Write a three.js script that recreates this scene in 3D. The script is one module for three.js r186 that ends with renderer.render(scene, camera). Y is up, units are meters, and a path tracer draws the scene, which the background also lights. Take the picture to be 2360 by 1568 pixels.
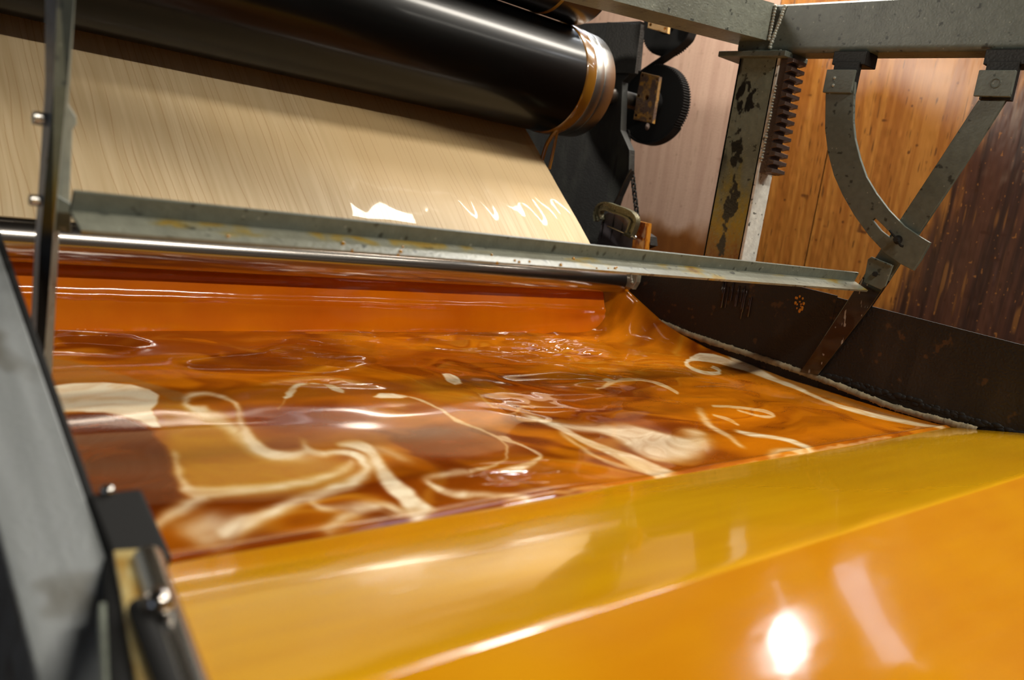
import * as THREE from 'three';
import { RectAreaLightUniformsLib } from 'three/addons/lights/RectAreaLightUniformsLib.js';
import { RoundedBoxGeometry } from 'three/addons/geometries/RoundedBoxGeometry.js';
import { mergeGeometries } from 'three/addons/utils/BufferGeometryUtils.js';

// ------------------------------------------------------------------ camera, sky, lights, exposure
const scene = new THREE.Scene();
const camera = new THREE.PerspectiveCamera(2 * Math.atan(784 / 2048) * 180 / Math.PI, 2360 / 1568, 0.02, 60);
camera.position.set(0, 1.55, 0);
// a hand-held camera: turned 43 degrees to the right, tipped down and rolled about nine degrees
camera.quaternion.setFromRotationMatrix(new THREE.Matrix4().makeBasis(
  new THREE.Vector3(0.7324, 0.1483, 0.6645), new THREE.Vector3(0.003, 0.9753, -0.221), new THREE.Vector3(-0.6809, 0.1638, 0.7138)));
camera.focus = 1.6;
camera.userData.fStop = 4;
const renderer = new THREE.WebGLRenderer({ antialias: true });
renderer.toneMapping = THREE.LinearToneMapping;
renderer.toneMappingExposure = 0.86;
renderer.shadowMap.enabled = true;
renderer.shadowMap.type = THREE.PCFSoftShadowMap;
RectAreaLightUniformsLib.init();
scene.background = new THREE.Color(0.62, 0.76, 1.0);   // overcast daylight outside the shed
scene.backgroundIntensity = 2.6;
const WARM = new THREE.Color(1, 0.93, 0.81), COOL = new THREE.Color(0.93, 0.96, 1);
// every fixture: [name position, size along x / z, tilt about x, light colour, radiance]
const FIXTURES = [
  { at: [1.3, 3.3, 0.95], w: 1.5, d: 0.16, colour: WARM, power: 105, label: 'long fluorescent fitting hanging in front of the coating machine' },
  { at: [3.3, 3.4, 0.7], w: 1.5, d: 0.06, colour: WARM, power: 34, label: 'front fluorescent fitting of the row over the partition' },
  { at: [2.8, 3.4, -0.7], w: 1.2, d: 0.3, colour: WARM, power: 58, label: 'fluorescent fitting over the partition nearest the slotted plate' },
  { at: [2.7, 3.4, -1.71], w: 1.7, d: 0.05, colour: COOL, power: 62, label: 'fluorescent fitting over the partition nearest the gears' },
  { at: [3.1, 3.4, -2.8], w: 1.2, d: 0.08, colour: COOL, power: 45, label: 'rear fluorescent fitting of the row over the partition' },
  { at: [2.02, 2.95, -1.5], w: 0.3, d: 0.2, colour: WARM, power: 105, label: 'small work light mounted high between the gears and the partition' },
];

// ------------------------------------------------------------------ noise and textures
const hash = (x, y, s) => { let h = Math.imul(x | 0, 374761393) ^ Math.imul(y | 0, 668265263) ^ Math.imul(s | 0, 2147483647 - 61); h = Math.imul(h ^ (h >>> 13), 1274126177); h ^= h >>> 16; return (h >>> 0) / 4294967295; };
const vnoise = (x, y, s = 1) => {
  const xi = Math.floor(x), yi = Math.floor(y), fx = x - xi, fy = y - yi, u = fx * fx * (3 - 2 * fx), v = fy * fy * (3 - 2 * fy);
  const a = hash(xi, yi, s), b = hash(xi + 1, yi, s), c = hash(xi, yi + 1, s), d = hash(xi + 1, yi + 1, s);
  return a + (b - a) * u + (c - a) * v + (a - b - c + d) * u * v;
};
const fbm = (x, y, s = 1, o = 4) => { let t = 0, a = 0.5, n = 0; for (let i = 0; i < o; i++) { t += a * vnoise(x, y, s + i * 7); n += a; a *= 0.5; x = x * 2.03 + 3.1; y = y * 2.03 + 1.7; } return t / n; };
const clamp = (x, a = 0, b = 1) => Math.min(b, Math.max(a, x));
const step = (a, b, x) => { const t = clamp((x - a) / (b - a)); return t * t * (3 - 2 * t); };
const mix = (a, b, t) => a + (b - a) * t;
const mix3 = (a, b, t) => [mix(a[0], b[0], t), mix(a[1], b[1], t), mix(a[2], b[2], t)];
let seed = 20240;
const rnd = () => { seed = (Math.imul(seed, 1664525) + 1013904223) >>> 0; return seed / 4294967296; };
// colour texture from a function of metres (x to the right, y up); covers width x height metres, w x h pixels
function tex(w, h, width, height, fn, srgb = true) {
  const d = new Uint8Array(w * h * 4);
  for (let j = 0; j < h; j++) for (let i = 0; i < w; i++) {
    const c = fn((i + 0.5) / w * width, (j + 0.5) / h * height), o = (j * w + i) * 4;
    d[o] = clamp(c[0], 0, 255); d[o + 1] = clamp(c[1], 0, 255); d[o + 2] = clamp(c[2], 0, 255); d[o + 3] = 255;
  }
  const t = new THREE.DataTexture(d, w, h);
  t.magFilter = t.minFilter = THREE.LinearFilter; t.wrapS = t.wrapT = THREE.MirroredRepeatWrapping;
  if (srgb) t.colorSpace = THREE.SRGBColorSpace;
  t.repeat.set(1 / width, 1 / height); t.needsUpdate = true;
  return t;
}
const grey = (w, h, width, height, fn) => tex(w, h, width, height, (x, y) => { const v = fn(x, y) * 255; return [v, v, v]; }, false);
const std = (o) => new THREE.MeshStandardMaterial(o);
const phys = (o) => new THREE.MeshPhysicalMaterial(o);

// ------------------------------------------------------------------ geometry helpers
// uv in metres from the dominant direction of each face
function metric(g) {
  g = g.index ? g.toNonIndexed() : g;
  const p = g.attributes.position, n = p.count, uv = new Float32Array(n * 2), a = new THREE.Vector3(), b = new THREE.Vector3(), c = new THREE.Vector3();
  for (let i = 0; i < n; i += 3) {
    a.fromBufferAttribute(p, i); b.fromBufferAttribute(p, i + 1); c.fromBufferAttribute(p, i + 2);
    const m = b.clone().sub(a).cross(c.clone().sub(a)), ax = Math.abs(m.x), ay = Math.abs(m.y), az = Math.abs(m.z);
    for (let k = 0; k < 3; k++) {
      const v = [a, b, c][k], o = (i + k) * 2;
      if (ax >= ay && ax >= az) { uv[o] = v.z; uv[o + 1] = v.y; } else if (ay >= az) { uv[o] = v.x; uv[o + 1] = v.z; } else { uv[o] = v.x; uv[o + 1] = v.y; }
    }
  }
  g.setAttribute('uv', new THREE.BufferAttribute(uv, 2));
  return g;
}
const merge = (list) => mergeGeometries(list.map((g) => { g = g.index ? g.toNonIndexed() : g; for (const k of Object.keys(g.attributes)) if (!['position', 'normal', 'uv'].includes(k)) g.deleteAttribute(k); return g; }));
// a plate lying in a plane x = const, outlined by [z, y] pairs, from x0 to x1
function plateX(pts, x0, x1, bevel = 0.0012, holes = []) {
  const s = new THREE.Shape(pts.map(([z, y]) => new THREE.Vector2(-z, y)));
  for (const h of holes) s.holes.push(new THREE.Path(h.map(([z, y]) => new THREE.Vector2(-z, y))));
  const b = Math.min(bevel, (x1 - x0) * 0.4);
  const g = new THREE.ExtrudeGeometry(s, { depth: x1 - x0 - 2 * b, bevelEnabled: b > 0, bevelThickness: b, bevelSize: b, bevelOffset: -b, bevelSegments: 2, curveSegments: 12 });
  g.translate(0, 0, x0 + b); g.rotateY(Math.PI / 2);
  return metric(g);
}
// a profile in the [z, y] plane drawn out along x: same thing, used for bars
const barX = plateX;
function box(x0, x1, y0, y1, z0, z1, r = 0.002) {
  const w = x1 - x0, h = y1 - y0, d = z1 - z0, g = r > 0 ? new RoundedBoxGeometry(w, h, d, 2, Math.min(r, w / 2.2, h / 2.2, d / 2.2)) : new THREE.BoxGeometry(w, h, d);
  g.translate((x0 + x1) / 2, (y0 + y1) / 2, (z0 + z1) / 2);
  return metric(g);
}
const V = (a) => new THREE.Vector3(...a);
// straight bar of w x h between two points; `up` fixes its roll
function strut(a, b, w, h, up = [0, 1, 0], r = 0.0015) {
  a = V(a); b = V(b);
  const d = b.clone().sub(a), g = new RoundedBoxGeometry(w, h, d.length(), 2, Math.min(r, w / 2.2, h / 2.2));
  const z = d.clone().normalize(), x = V(up).cross(z).normalize(), y = z.clone().cross(x);
  metricInPlace(g);
  g.applyMatrix4(new THREE.Matrix4().makeBasis(x, y, z).setPosition(a.add(b).multiplyScalar(0.5)));
  return g;
}
function metricInPlace(g) { const m = metric(g.clone()); const n = g.index ? g.toNonIndexed() : g; g.index && g.setIndex(null); for (const k of Object.keys(n.attributes)) g.setAttribute(k, n.attributes[k]); g.setAttribute('uv', m.attributes.uv); return g; }
function rod(a, b, r, seg = 20) {
  a = V(a); b = V(b);
  const d = b.clone().sub(a), g = new THREE.CylinderGeometry(r, r, d.length(), seg);
  g.applyQuaternion(new THREE.Quaternion().setFromUnitVectors(new THREE.Vector3(0, 1, 0), d.clone().normalize()));
  g.translate(...a.add(b).multiplyScalar(0.5).toArray());
  return g;
}
const tube = (pts, r, seg = 40, rs = 10) => new THREE.TubeGeometry(new THREE.CatmullRomCurve3(pts.map(V)), seg, r, rs);
function lathX(prof, y, z, seg = 96) {   // prof: [x, radius]; a turned piece with its axis along x
  const g = new THREE.LatheGeometry(prof.map(([x, r]) => new THREE.Vector2(r, x)), seg);
  g.rotateZ(-Math.PI / 2); g.scale(1, 1, 1);
  g.translate(0, y, z);
  return g;
}
const lathY = (prof, p) => { const g = new THREE.LatheGeometry(prof.map(([r, y]) => new THREE.Vector2(r, y)), 40); g.translate(...p); return g; };
function ball(p, r, s = [1, 1, 1]) { const g = new THREE.SphereGeometry(r, 18, 12); g.scale(...s); g.translate(...p); return g; }
// hexagon bolt head whose axis is +-x
const boltX = (p, r, h) => { const g = new THREE.CylinderGeometry(r, r * 1.02, h, 6); g.rotateZ(Math.PI / 2); g.translate(...p); return g; };

// ------------------------------------------------------------------ naming
const taken = new Map();
const numbered = (n) => { const k = taken.get(n) ?? 0; taken.set(n, k + 1); return k ? n + '_' + String(k).padStart(3, '0') : n; };
function thing(name, label, category, position = [0, 0, 0], group) {
  const o = new THREE.Group(); o.name = numbered(name); o.position.set(...position); scene.add(o);
  o.userData = { label, category };
  if (group) o.userData.group = group;
  return o;
}
// geometry is given in world coordinates and moved to its parent's base
function part(name, geo, mat, parent, label) {
  const off = parent.getWorldPosition(new THREE.Vector3());
  parent.updateWorldMatrix(true, false); parent.getWorldPosition(off);
  const g = Array.isArray(geo) ? merge(geo) : geo;
  if (parent !== scene) g.translate(-off.x, -off.y, -off.z);
  const m = new THREE.Mesh(g, mat); m.name = parent === scene ? numbered(name) : name;
  m.castShadow = m.receiveShadow = true; parent.add(m);
  if (label) m.userData.label = label;
  return m;
}
function single(name, geo, mat, label, category, group) {
  const m = part(name, geo, mat, scene); m.userData = { label, category };
  if (group) m.userData.group = group;
  return m;
}
function struct(name, geo, mat) { const m = part(name, geo, mat, scene); m.userData.kind = 'structure'; return m; }
// recentre a mesh's children names: alike parts may share a name
const parts = (name, list, mat, parent) => list.map((g) => part(name, g, mat, parent));

// ------------------------------------------------------------------ materials
const M = {};
const paintFn = (base, grime, s) => (x, y) => {
  const n = fbm(x * 9, y * 9, s, 4), f = fbm(x * 120, y * 120, s + 3, 2), speck = vnoise(x * 260, y * 260, s + 9);
  let c = mix3(base, grime, 0.55 * step(0.45, 0.8, n));
  const k = 1 + (f - 0.5) * 0.16; c = c.map((v) => v * k);
  const dot = fbm(x * 95, y * 95, s + 20, 3); if (dot > 0.76) c = mix3(c, [34, 36, 30], step(0.76, 0.8, dot) * 0.7);
  if (speck > 0.965) c = mix3(c, [205, 205, 190], 0.6);
  return c;
};
const fineBump = grey(512, 512, 0.5, 0.5, (x, y) => 0.5 * fbm(x * 60, y * 60, 41, 3) + 0.5 * vnoise(x * 400, y * 400, 44));
const paintMap = tex(768, 768, 0.9, 0.9, paintFn([128, 134, 122], [92, 94, 80], 11));
M.paint = phys({ map: paintMap, roughness: 0.42, bumpMap: fineBump, bumpScale: 0.0006, clearcoat: 0.15, clearcoatRoughness: 0.35 });
M.paintDark = phys({ map: tex(512, 512, 0.9, 0.9, paintFn([100, 106, 97], [70, 74, 64], 23)), roughness: 0.45, bumpMap: fineBump, bumpScale: 0.0004 });
M.iron = std({ color: new THREE.Color('#2b2a28'), roughness: 0.55, metalness: 0.5, bumpMap: fineBump, bumpScale: 0.0008 });
M.blackRubber = std({ color: new THREE.Color('#040404'), roughness: 0.8 });
M.blackIron = std({ color: new THREE.Color('#100f0e'), roughness: 0.5, metalness: 0.3 });
M.steel = std({ color: new THREE.Color('#b9b7b2'), roughness: 0.22, metalness: 1 });
M.brushed = phys({ color: new THREE.Color('#a5a29c'), roughness: 0.3, metalness: 1, bumpMap: grey(256, 64, 0.02, 0.5, (x, y) => vnoise(x * 4000, y * 8, 3)), bumpScale: 0.00005 });
M.chrome = std({ color: new THREE.Color('#b4aea8'), roughness: 0.2, metalness: 1 });
M.rackSteel = std({ color: new THREE.Color('#6e5f58'), roughness: 0.36, metalness: 0.6, bumpMap: fineBump, bumpScale: 0.0008 });
M.weld = std({ color: new THREE.Color('#b5b8ad'), roughness: 0.25, metalness: 0.2 });

// ------------------------------------------------------------------ the room
const plyFn = (base, dark, s, rough = 1) => (x, y) => {
  // x along the wall, y up; grain runs upright
  const w = fbm(x * 3, y * 0.7, s, 3) * 0.6, g1 = fbm(x * 52 + w * 12, y * 1.6, s + 2, 4), g2 = vnoise(x * 420 + w * 30, y * 9, s + 5);
  let c = mix3(base, dark, clamp(0.75 * step(0.36, 0.72, g1) + 0.3 * (g2 - 0.4)));
  const pore = vnoise(x * 300, y * 22, s + 8); if (pore > 0.86) c = mix3(c, [60, 34, 14], 0.5 * rough * step(0.86, 0.95, pore));
  const spl = vnoise(x * 55, y * 48, s + 30); if (spl > 0.9) c = mix3(c, [64, 30, 12], 0.6 * rough * step(0.9, 0.98, spl));
  return c;
};
const dirtPly = (x, y) => {
  let c = plyFn([192, 126, 54], [160, 94, 34], 61)(x, y);
  return c;
};
const oldPly = (x, y) => {
  const c = plyFn([88, 52, 36], [50, 29, 22], 71)(x, y);
  const drip = vnoise(x * 75, y * 5.5, 81) * vnoise(x * 160, y * 12, 83), pale = fbm(x * 7, y * 9, 85, 4), spk = vnoise(x * 170, y * 90, 88);
  let o = mix3(c, [148, 96, 46], 0.75 * step(0.5, 0.72, drip));
  o = mix3(o, [136, 116, 100], 0.6 * step(0.62, 0.82, pale) * step(0.4, 0.9, vnoise(x * 120, y * 26, 90)));
  if (spk > 0.93) o = mix3(o, [170, 110, 50], 0.8);
  return o;
};
const WALLX = 2.45;
const wallPaint = std({ color: new THREE.Color('#3a342e'), roughness: 0.8 });
M.ceiling = std({ color: new THREE.Color('#2a2622'), roughness: 0.9 });
M.darkWall = std({ color: new THREE.Color('#1d1a17'), roughness: 0.85 });
const floorTex = tex(512, 512, 2, 2, (x, y) => mix3([74, 70, 66], [46, 42, 40], fbm(x * 4, y * 4, 5, 5)));
struct('floor', box(-3.3, 4.9, -0.2, 0, -5.3, 3.5, 0), std({ map: floorTex, roughness: 0.6 }));
// roof opening added over the far aisle so pale sky reflects in the puddle
struct('ceiling', [box(-3.3, 2.9, 4.2, 4.4, -5.3, 3.5, 0), box(4.3, 4.9, 4.2, 4.4, -5.3, 3.5, 0), box(2.9, 4.3, 4.2, 4.4, -5.3, -4.0, 0), box(2.9, 4.3, 4.2, 4.4, -2.3, 3.5, 0)], M.ceiling);
struct('wall_back', box(-3.3, 4.9, 0, 4.2, -5.3, -5.1, 0), M.darkWall);
struct('wall_front', box(-3.3, 4.9, 0, 4.2, 3.3, 3.5, 0), wallPaint);
// left wall with an opening for daylight
struct('wall_left', [box(-3.3, -3.1, 0, 1.5, -5.1, 3.3, 0), box(-3.3, -3.1, 3.1, 4.2, -5.1, 3.3, 0), box(-3.3, -3.1, 1.5, 3.1, -5.1, 0.6, 0), box(-3.3, -3.1, 1.5, 3.1, 1.6, 3.3, 0)], wallPaint);
struct('window_1', [box(-3.25, -3.15, 1.5, 1.56, 0.6, 1.6), box(-3.25, -3.15, 3.04, 3.1, 0.6, 1.6), box(-3.25, -3.15, 1.56, 3.04, 1.07, 1.13), box(-3.25, -3.15, 1.56, 3.04, 0.6, 0.66), box(-3.25, -3.15, 1.56, 3.04, 1.54, 1.6)], M.paint);
struct('wall_right', [box(4.7, 4.9, 0, 3.46, -5.1, 3.3, 0), box(4.7, 4.9, 3.46, 4.2, -5.1, -0.14, 0), box(4.7, 4.9, 3.46, 4.2, 0.5, 3.3, 0)], std({ color: new THREE.Color('#a08c7c'), roughness: 0.8 }));  // high gap added so sky reflects as a pale band in the wet sheet
const wallRight = struct('wall_partition', [box(WALLX + 0.031, WALLX + 0.09, 0, 2.36, -3.9, -0.72, 0), box(WALLX + 0.031, WALLX + 0.09, 0, 2.06, -0.72, 1.2, 0)], wallPaint);
{
  const tan = phys({ map: tex(768, 768, 1.2, 2.4, (x, y) => { const c = plyFn([214, 178, 156], [198, 160, 140], 51, 0.3)(x, y), Y = y + 0, n = (fbm(x * 9, y * 7, 55, 4) - 0.5) * 0.12; return mix3(c, mix3([150, 88, 34], [104, 56, 20], fbm(x * 30, y * 6, 57, 3)), step(1.54, 1.47, Y + n) * 0.9); }), roughness: 0.3, bumpMap: fineBump, bumpScale: 0.0004, clearcoat: 0.3, clearcoatRoughness: 0.3 });  // pinkish beige paints in the pale sheen; the brown below is stain
  const orange = phys({ map: tex(1024, 1024, 1.0, 2.4, dirtPly), roughness: 0.4, clearcoat: 0.45, clearcoatRoughness: 0.2, bumpMap: grey(512, 512, 0.6, 0.6, (x, y) => 0.6 * fbm(x * 40, y * 5, 31, 3) + 0.4 * vnoise(x * 150, y * 40, 34)), bumpScale: 0.003 });
  // the right panel is worn to dark wood past a slanting, ragged line
  const worn = phys({ map: tex(1400, 1400, 1.6, 2.4, (x, y) => {
    const z = -x, line = -0.925 - 0.283 * (1.985 - y), g = fbm(x * 60, y * 7, 73, 4) - 0.5, t = step(-0.055, 0.05, z - line + g * 0.16 + (fbm(x * 9, y * 6, 75, 3) - 0.5) * 0.1);
    return mix3(dirtPly(x, y), oldPly(x, y), t);
  }), roughness: 0.42, clearcoat: 0.4, clearcoatRoughness: 0.22, bumpMap: orange.bumpMap, bumpScale: 0.003 });
  const panel = (z0, z1, y0, y1, m, dx = 0) => part('plywood_panel', box(WALLX + dx, WALLX + 0.03 + dx, y0, y1, z0, z1, 0.0015), m, wallRight);
  panel(-3.9, -1.62, 0.2, 2.38, tan);
  panel(-1.617, -1.368, 0.2, 2.38, orange);
  panel(-1.364, -0.72, 0.2, 2.38, worn);
  panel(-0.717, 0.2, 0.2, 2.08, worn);
}

// ------------------------------------------------------------------ lamps (each a glowing tube box and an area light of its size)
for (const f of FIXTURES) {
  const [x, y, z] = f.at, o = thing('ceiling_light', f.label, 'light', f.at);
  part('housing', box(x - f.w / 2 - 0.03, x + f.w / 2 + 0.03, y + 0.012, y + 0.08, z - f.d / 2 - 0.03, z + f.d / 2 + 0.03, 0.006), M.paint, o);
  part('diffuser', box(x - f.w / 2, x + f.w / 2, y, y + 0.012, z - f.d / 2, z + f.d / 2, 0.002), std({ color: 0x888888, emissive: f.colour, emissiveIntensity: f.power * 0.12 }), o);
  for (const s of [-1, 1]) part('hanger', rod([x + s * f.w * 0.35, y + 0.08, z], [x + s * f.w * 0.35, 4.2, z], 0.006, 8), M.iron, o);
  const l = new THREE.RectAreaLight(f.colour, f.power, f.w, f.d);
  l.position.set(x, y - 0.01, z); l.rotation.x = -Math.PI / 2; l.name = 'lamp_light'; scene.add(l);
}

{
  const p = [3.63, 3.4, 0.11], o = thing('high_bay_lamp', 'round white high bay lamp hanging over the aisle beyond the partition', 'lamp', p);
  part('lens', lathY([[0, 0], [0.085, 0], [0.09, 0.012], [0, 0.012]], p), std({ color: 0x999999, emissive: COOL, emissiveIntensity: 24 }), o);
  part('reflector', lathY([[0.095, -0.01], [0.1, -0.01], [0.08, 0.16], [0.04, 0.22], [0, 0.22]], p), M.iron, o);
  part('chain', rod([p[0], p[1] + 0.21, p[2]], [p[0], 4.2, p[2]], 0.006, 8), M.iron, o);
  const l = new THREE.SpotLight(COOL, 2.2, 0, 1.2, 0.5); l.position.set(p[0], p[1] - 0.03, p[2]); l.target.position.set(p[0], 0, p[2]); l.shadow.radius = 4; l.castShadow = true; l.name = 'high_bay_light'; scene.add(l, l.target);
}
{
  const p = [-1.15, 2.66, -2.8], o = thing('pendant_lamp', 'warm round pendant lamp hanging behind the machine on the left', 'lamp', p);
  part('globe', ball(p, 0.2), std({ color: 0x999999, emissive: WARM, emissiveIntensity: 8 }), o);
  part('shade', lathY([[0.05, 0.26], [0.1, 0.26], [0.27, 0.12], [0.275, 0.1], [0.268, 0.1], [0.06, 0.24]], p), M.iron, o);
  part('cable', rod([p[0], p[1] + 0.25, p[2]], [p[0], 4.2, p[2]], 0.006, 8), M.blackRubber, o);
  const l = new THREE.PointLight(WARM, 12); l.position.set(p[0], p[1] - 0.0, p[2]); l.shadow.radius = 10; l.castShadow = true; l.name = 'pendant_light'; scene.add(l);
}

// ------------------------------------------------------------------ rear coating roll (orange)
const RR = { y: 1.22, z: -1.694, r: 0.33 };
const filmBump = grey(512, 512, 0.5, 0.5, (x, y) => 0.6 * fbm(x * 12, y * 9, 91, 3) + 0.4 * fbm(x * 40, y * 16, 95, 2));
{
  const o = thing('coating_roll', 'large roll coated in glossy bright orange resin dipping into the puddle', 'roller', [0.9, RR.y, RR.z]);
  const film = phys({ map: tex(1024, 512, 1.6, 1.0, (x, y) => { const n = fbm(x * 5, y * 9, 101, 4), f = fbm(x * 30, y * 22, 105, 3); return mix3([226, 122, 8], [200, 92, 5], clamp(n * 1.1 - 0.15 + (f - 0.5) * 0.3)); }), roughness: 0.12, clearcoat: 1, clearcoatRoughness: 0.05, bumpMap: filmBump, bumpScale: 0.0015, ior: 1.5 });
  const seg = 900, nx = 110, g = new THREE.CylinderGeometry(RR.r, RR.r, 1.318, seg, nx, true);
  g.rotateZ(-Math.PI / 2); g.translate(0.939, RR.y, RR.z);
  { const p = g.attributes.position; // raised wet beads left along the film
    for (let i = 0; i < p.count; i++) { const x = p.getX(i), dy = p.getY(i) - RR.y, dz = p.getZ(i) - RR.z; if (dz < 0.1) continue;
      const a = Math.atan2(dy, dz), t0 = 0.264 + (vnoise(x * 30, 1, 111) - 0.5) * 0.006, t1 = 0.372, lump = 1 + 0.0032 / RR.r * Math.exp(-Math.pow((a - t0) / 0.0125, 2) / 2) * (0.6 + 0.8 * vnoise(x * 6, 3, 113)) + 0.0016 / RR.r * step(0.85, 0.7, x) * Math.exp(-Math.pow((a - t1) / 0.009, 2) / 2) + (fbm(x * 7, a * 8, 115, 2) - 0.5) * 0.004;
      p.setY(i, RR.y + dy * lump); p.setZ(i, RR.z + dz * lump); }
    g.computeVertexNormals(); }
  const uv = g.attributes.uv; for (let i = 0; i < uv.count; i++) uv.setXY(i, uv.getY(i) * 1.5, uv.getX(i) * 2.07);
  part('coated_barrel', g, film, o);
  part('end_face', lathX([[1.598, 0.33], [1.605, 0.325], [1.625, 0.05], [1.63, 0.0]], RR.y, RR.z), M.iron, o);
  part('end_face', lathX([[0.28, 0.33], [0.275, 0.325], [0.27, 0.05], [0.265, 0.0]], RR.y, RR.z), M.iron, o);
  part('shaft', rod([-0.05, RR.y, RR.z], [1.74, RR.y, RR.z], 0.04), M.steel, o);
}

// ------------------------------------------------------------------ the puddle of resin
const POOL = { x0: 0.18, x1: 1.657, z0: -1.43, z1: -0.55, y: 1.253 };
const CREST = { y: 1.253 + 0.2 * (0.585 - 0.316), z: -0.316 };
const TW = 2048, TH = 1218;
function blurMask(a, w, h, rx, ry) {
  const b = new Float32Array(w * h);
  for (let pass = 0; pass < 2; pass++) {
    for (let j = 0; j < h; j++) { let s = 0; const o = j * w; for (let i = -rx; i <= rx; i++) s += a[o + clamp(i, 0, w - 1)]; for (let i = 0; i < w; i++) { b[o + i] = s / (2 * rx + 1); s += a[o + Math.min(w - 1, i + rx + 1)] - a[o + Math.max(0, i - rx)]; } }
    for (let i = 0; i < w; i++) { let s = 0; for (let j = -ry; j <= ry; j++) s += b[clamp(j, 0, h - 1) * w + i]; for (let j = 0; j < h; j++) { a[j * w + i] = s / (2 * ry + 1); s += b[Math.min(h - 1, j + ry + 1) * w + i] - b[Math.max(0, j - ry) * w + i]; } }
  }
  return a;
}
const layers = {};
function fillMask(key, alpha, pts) {   // outline in millimetres [x, z]
  const m = layers[key] ??= new Float32Array(TW * TH);
  const P = pts.map(([x, z]) => [(x / 1000 - POOL.x0) / (POOL.x1 - POOL.x0) * TW, (z / 1000 - POOL.z0) / (POOL.z1 - POOL.z0) * TH]);
  let lo = 1e9, hi = -1e9; for (const p of P) { lo = Math.min(lo, p[1]); hi = Math.max(hi, p[1]); }
  for (let j = Math.max(0, Math.floor(lo)); j <= Math.min(TH - 1, Math.ceil(hi)); j++) {
    const y = j + 0.5, xs = [];
    for (let k = 0; k < P.length; k++) { const [ax, ay] = P[k], [bx, by] = P[(k + 1) % P.length]; if ((ay <= y) !== (by <= y)) xs.push([ax + (y - ay) / (by - ay) * (bx - ax), by > ay ? 1 : -1]); }
    xs.sort((p, q) => p[0] - q[0]);
    let wind = 0;
    for (let k = 0; k < xs.length - 1; k++) { wind += xs[k][1]; if (wind) for (let i = Math.max(0, Math.round(xs[k][0])); i < Math.min(TW, Math.round(xs[k + 1][0])); i++) m[j * TW + i] = Math.max(m[j * TW + i], alpha); }
  }
}
// colours of the mixed liquid, dark reflections painted in, then outlines of the foam and dye as they lie on the surface
fillMask('dark_2', .8, [[290, -956], [324, -946], [344, -920], [351, -879], [345, -823], [330, -769], [317, -726], [310, -695], [285, -674], [264, -649], [237, -597], [219, -605], [251, -770]]);  // clear dark liquid, deepened with the dark reflection it shows
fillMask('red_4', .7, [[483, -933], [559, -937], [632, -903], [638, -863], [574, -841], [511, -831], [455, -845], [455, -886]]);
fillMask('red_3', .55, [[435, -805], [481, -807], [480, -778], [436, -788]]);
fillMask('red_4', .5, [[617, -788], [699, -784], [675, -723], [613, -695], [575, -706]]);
fillMask('red_4', .35, [[945, -1027], [1070, -983], [1101, -923], [975, -844], [909, -869], [905, -941]]);  // dark frame reflection painted into the liquid colour, next line too
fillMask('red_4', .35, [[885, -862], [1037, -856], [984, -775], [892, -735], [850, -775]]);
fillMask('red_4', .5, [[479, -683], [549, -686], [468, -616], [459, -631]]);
fillMask('tan_2', .6, [[351, -1264], [340, -1210], [377, -1160], [408, -1082], [437, -1012], [434, -980], [412, -975], [407, -1009], [394, -1065], [367, -1079], [312, -1071], [299, -1069]]);
fillMask('ochre_3', .8, [[398, -986], [427, -963], [436, -891], [437, -834], [421, -787], [458, -756], [497, -744], [492, -711], [467, -687], [413, -675], [358, -684], [322, -702], [325, -746], [339, -791], [351, -828], [365, -891]]);
fillMask('ochre_3', .5, [[793, -1021], [924, -1003], [913, -940], [824, -897], [757, -920], [754, -978]]);
fillMask('ochre_2', .4, [[694, -976], [733, -914], [692, -911], [674, -936]]);
fillMask('amber_4', .55, [[1215, -933], [1506, -991], [1539, -853], [1574, -614], [1364, -593], [1152, -587], [1001, -630], [1136, -764]]);
fillMask('amber_3', .5, [[1425, -934], [1428, -902], [1373, -855], [1356, -867]]);
fillMask('amber_3', .5, [[1457, -897], [1523, -901], [1480, -869], [1448, -877]]);
fillMask('amber_4', .4, [[557, -1100], [783, -1074], [879, -1091], [750, -1027], [607, -1023], [531, -1046]]);
fillMask('amber_4', .5, [[451, -590], [598, -580], [798, -577], [1169, -563], [1113, -598], [774, -622], [521, -620]]);
fillMask('cream_1', .95, [[294, -1051], [311, -1067], [333, -1074], [365, -1073], [392, -1059], [404, -1031], [405, -1004], [392, -973], [376, -951], [371, -915], [364, -890], [356, -892], [351, -915], [340, -937], [325, -950], [309, -959], [291, -961], [270, -945]]);
fillMask('cream_2', .75, [[445, -961], [442, -959], [437, -957], [433, -956], [431, -956], [428, -957], [426, -960], [426, -964], [427, -970], [428, -974], [429, -977], [432, -982], [435, -987], [438, -990], [442, -993], [447, -996], [451, -997], [457, -998], [461, -997], [466, -993], [471, -987], [474, -981], [476, -973], [477, -966], [477, -958], [476, -951], [474, -945], [472, -937], [468, -927], [462, -915], [456, -901], [450, -887], [446, -873], [442, -864], [451, -870], [453, -879], [458, -892], [462, -904], [467, -915], [472, -927], [478, -940], [481, -951], [483, -960], [484, -969], [485, -978], [484, -986], [482, -994], [478, -1002], [474, -1009], [469, -1014], [464, -1016], [458, -1015], [453, -1013], [448, -1011], [443, -1008], [438, -1002], [432, -994], [426, -983], [421, -971], [418, -960], [417, -950], [416, -942], [417, -936], [419, -932], [422, -929], [427, -930], [432, -932], [435, -934]]);
fillMask('cream_3', .65, [[420, -964], [420, -941], [437, -943], [449, -919], [442, -873], [446, -867], [438, -831], [430, -798], [440, -778], [467, -773], [481, -760], [457, -753], [418, -771], [417, -803], [422, -849], [418, -906], [411, -930]]);
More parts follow.
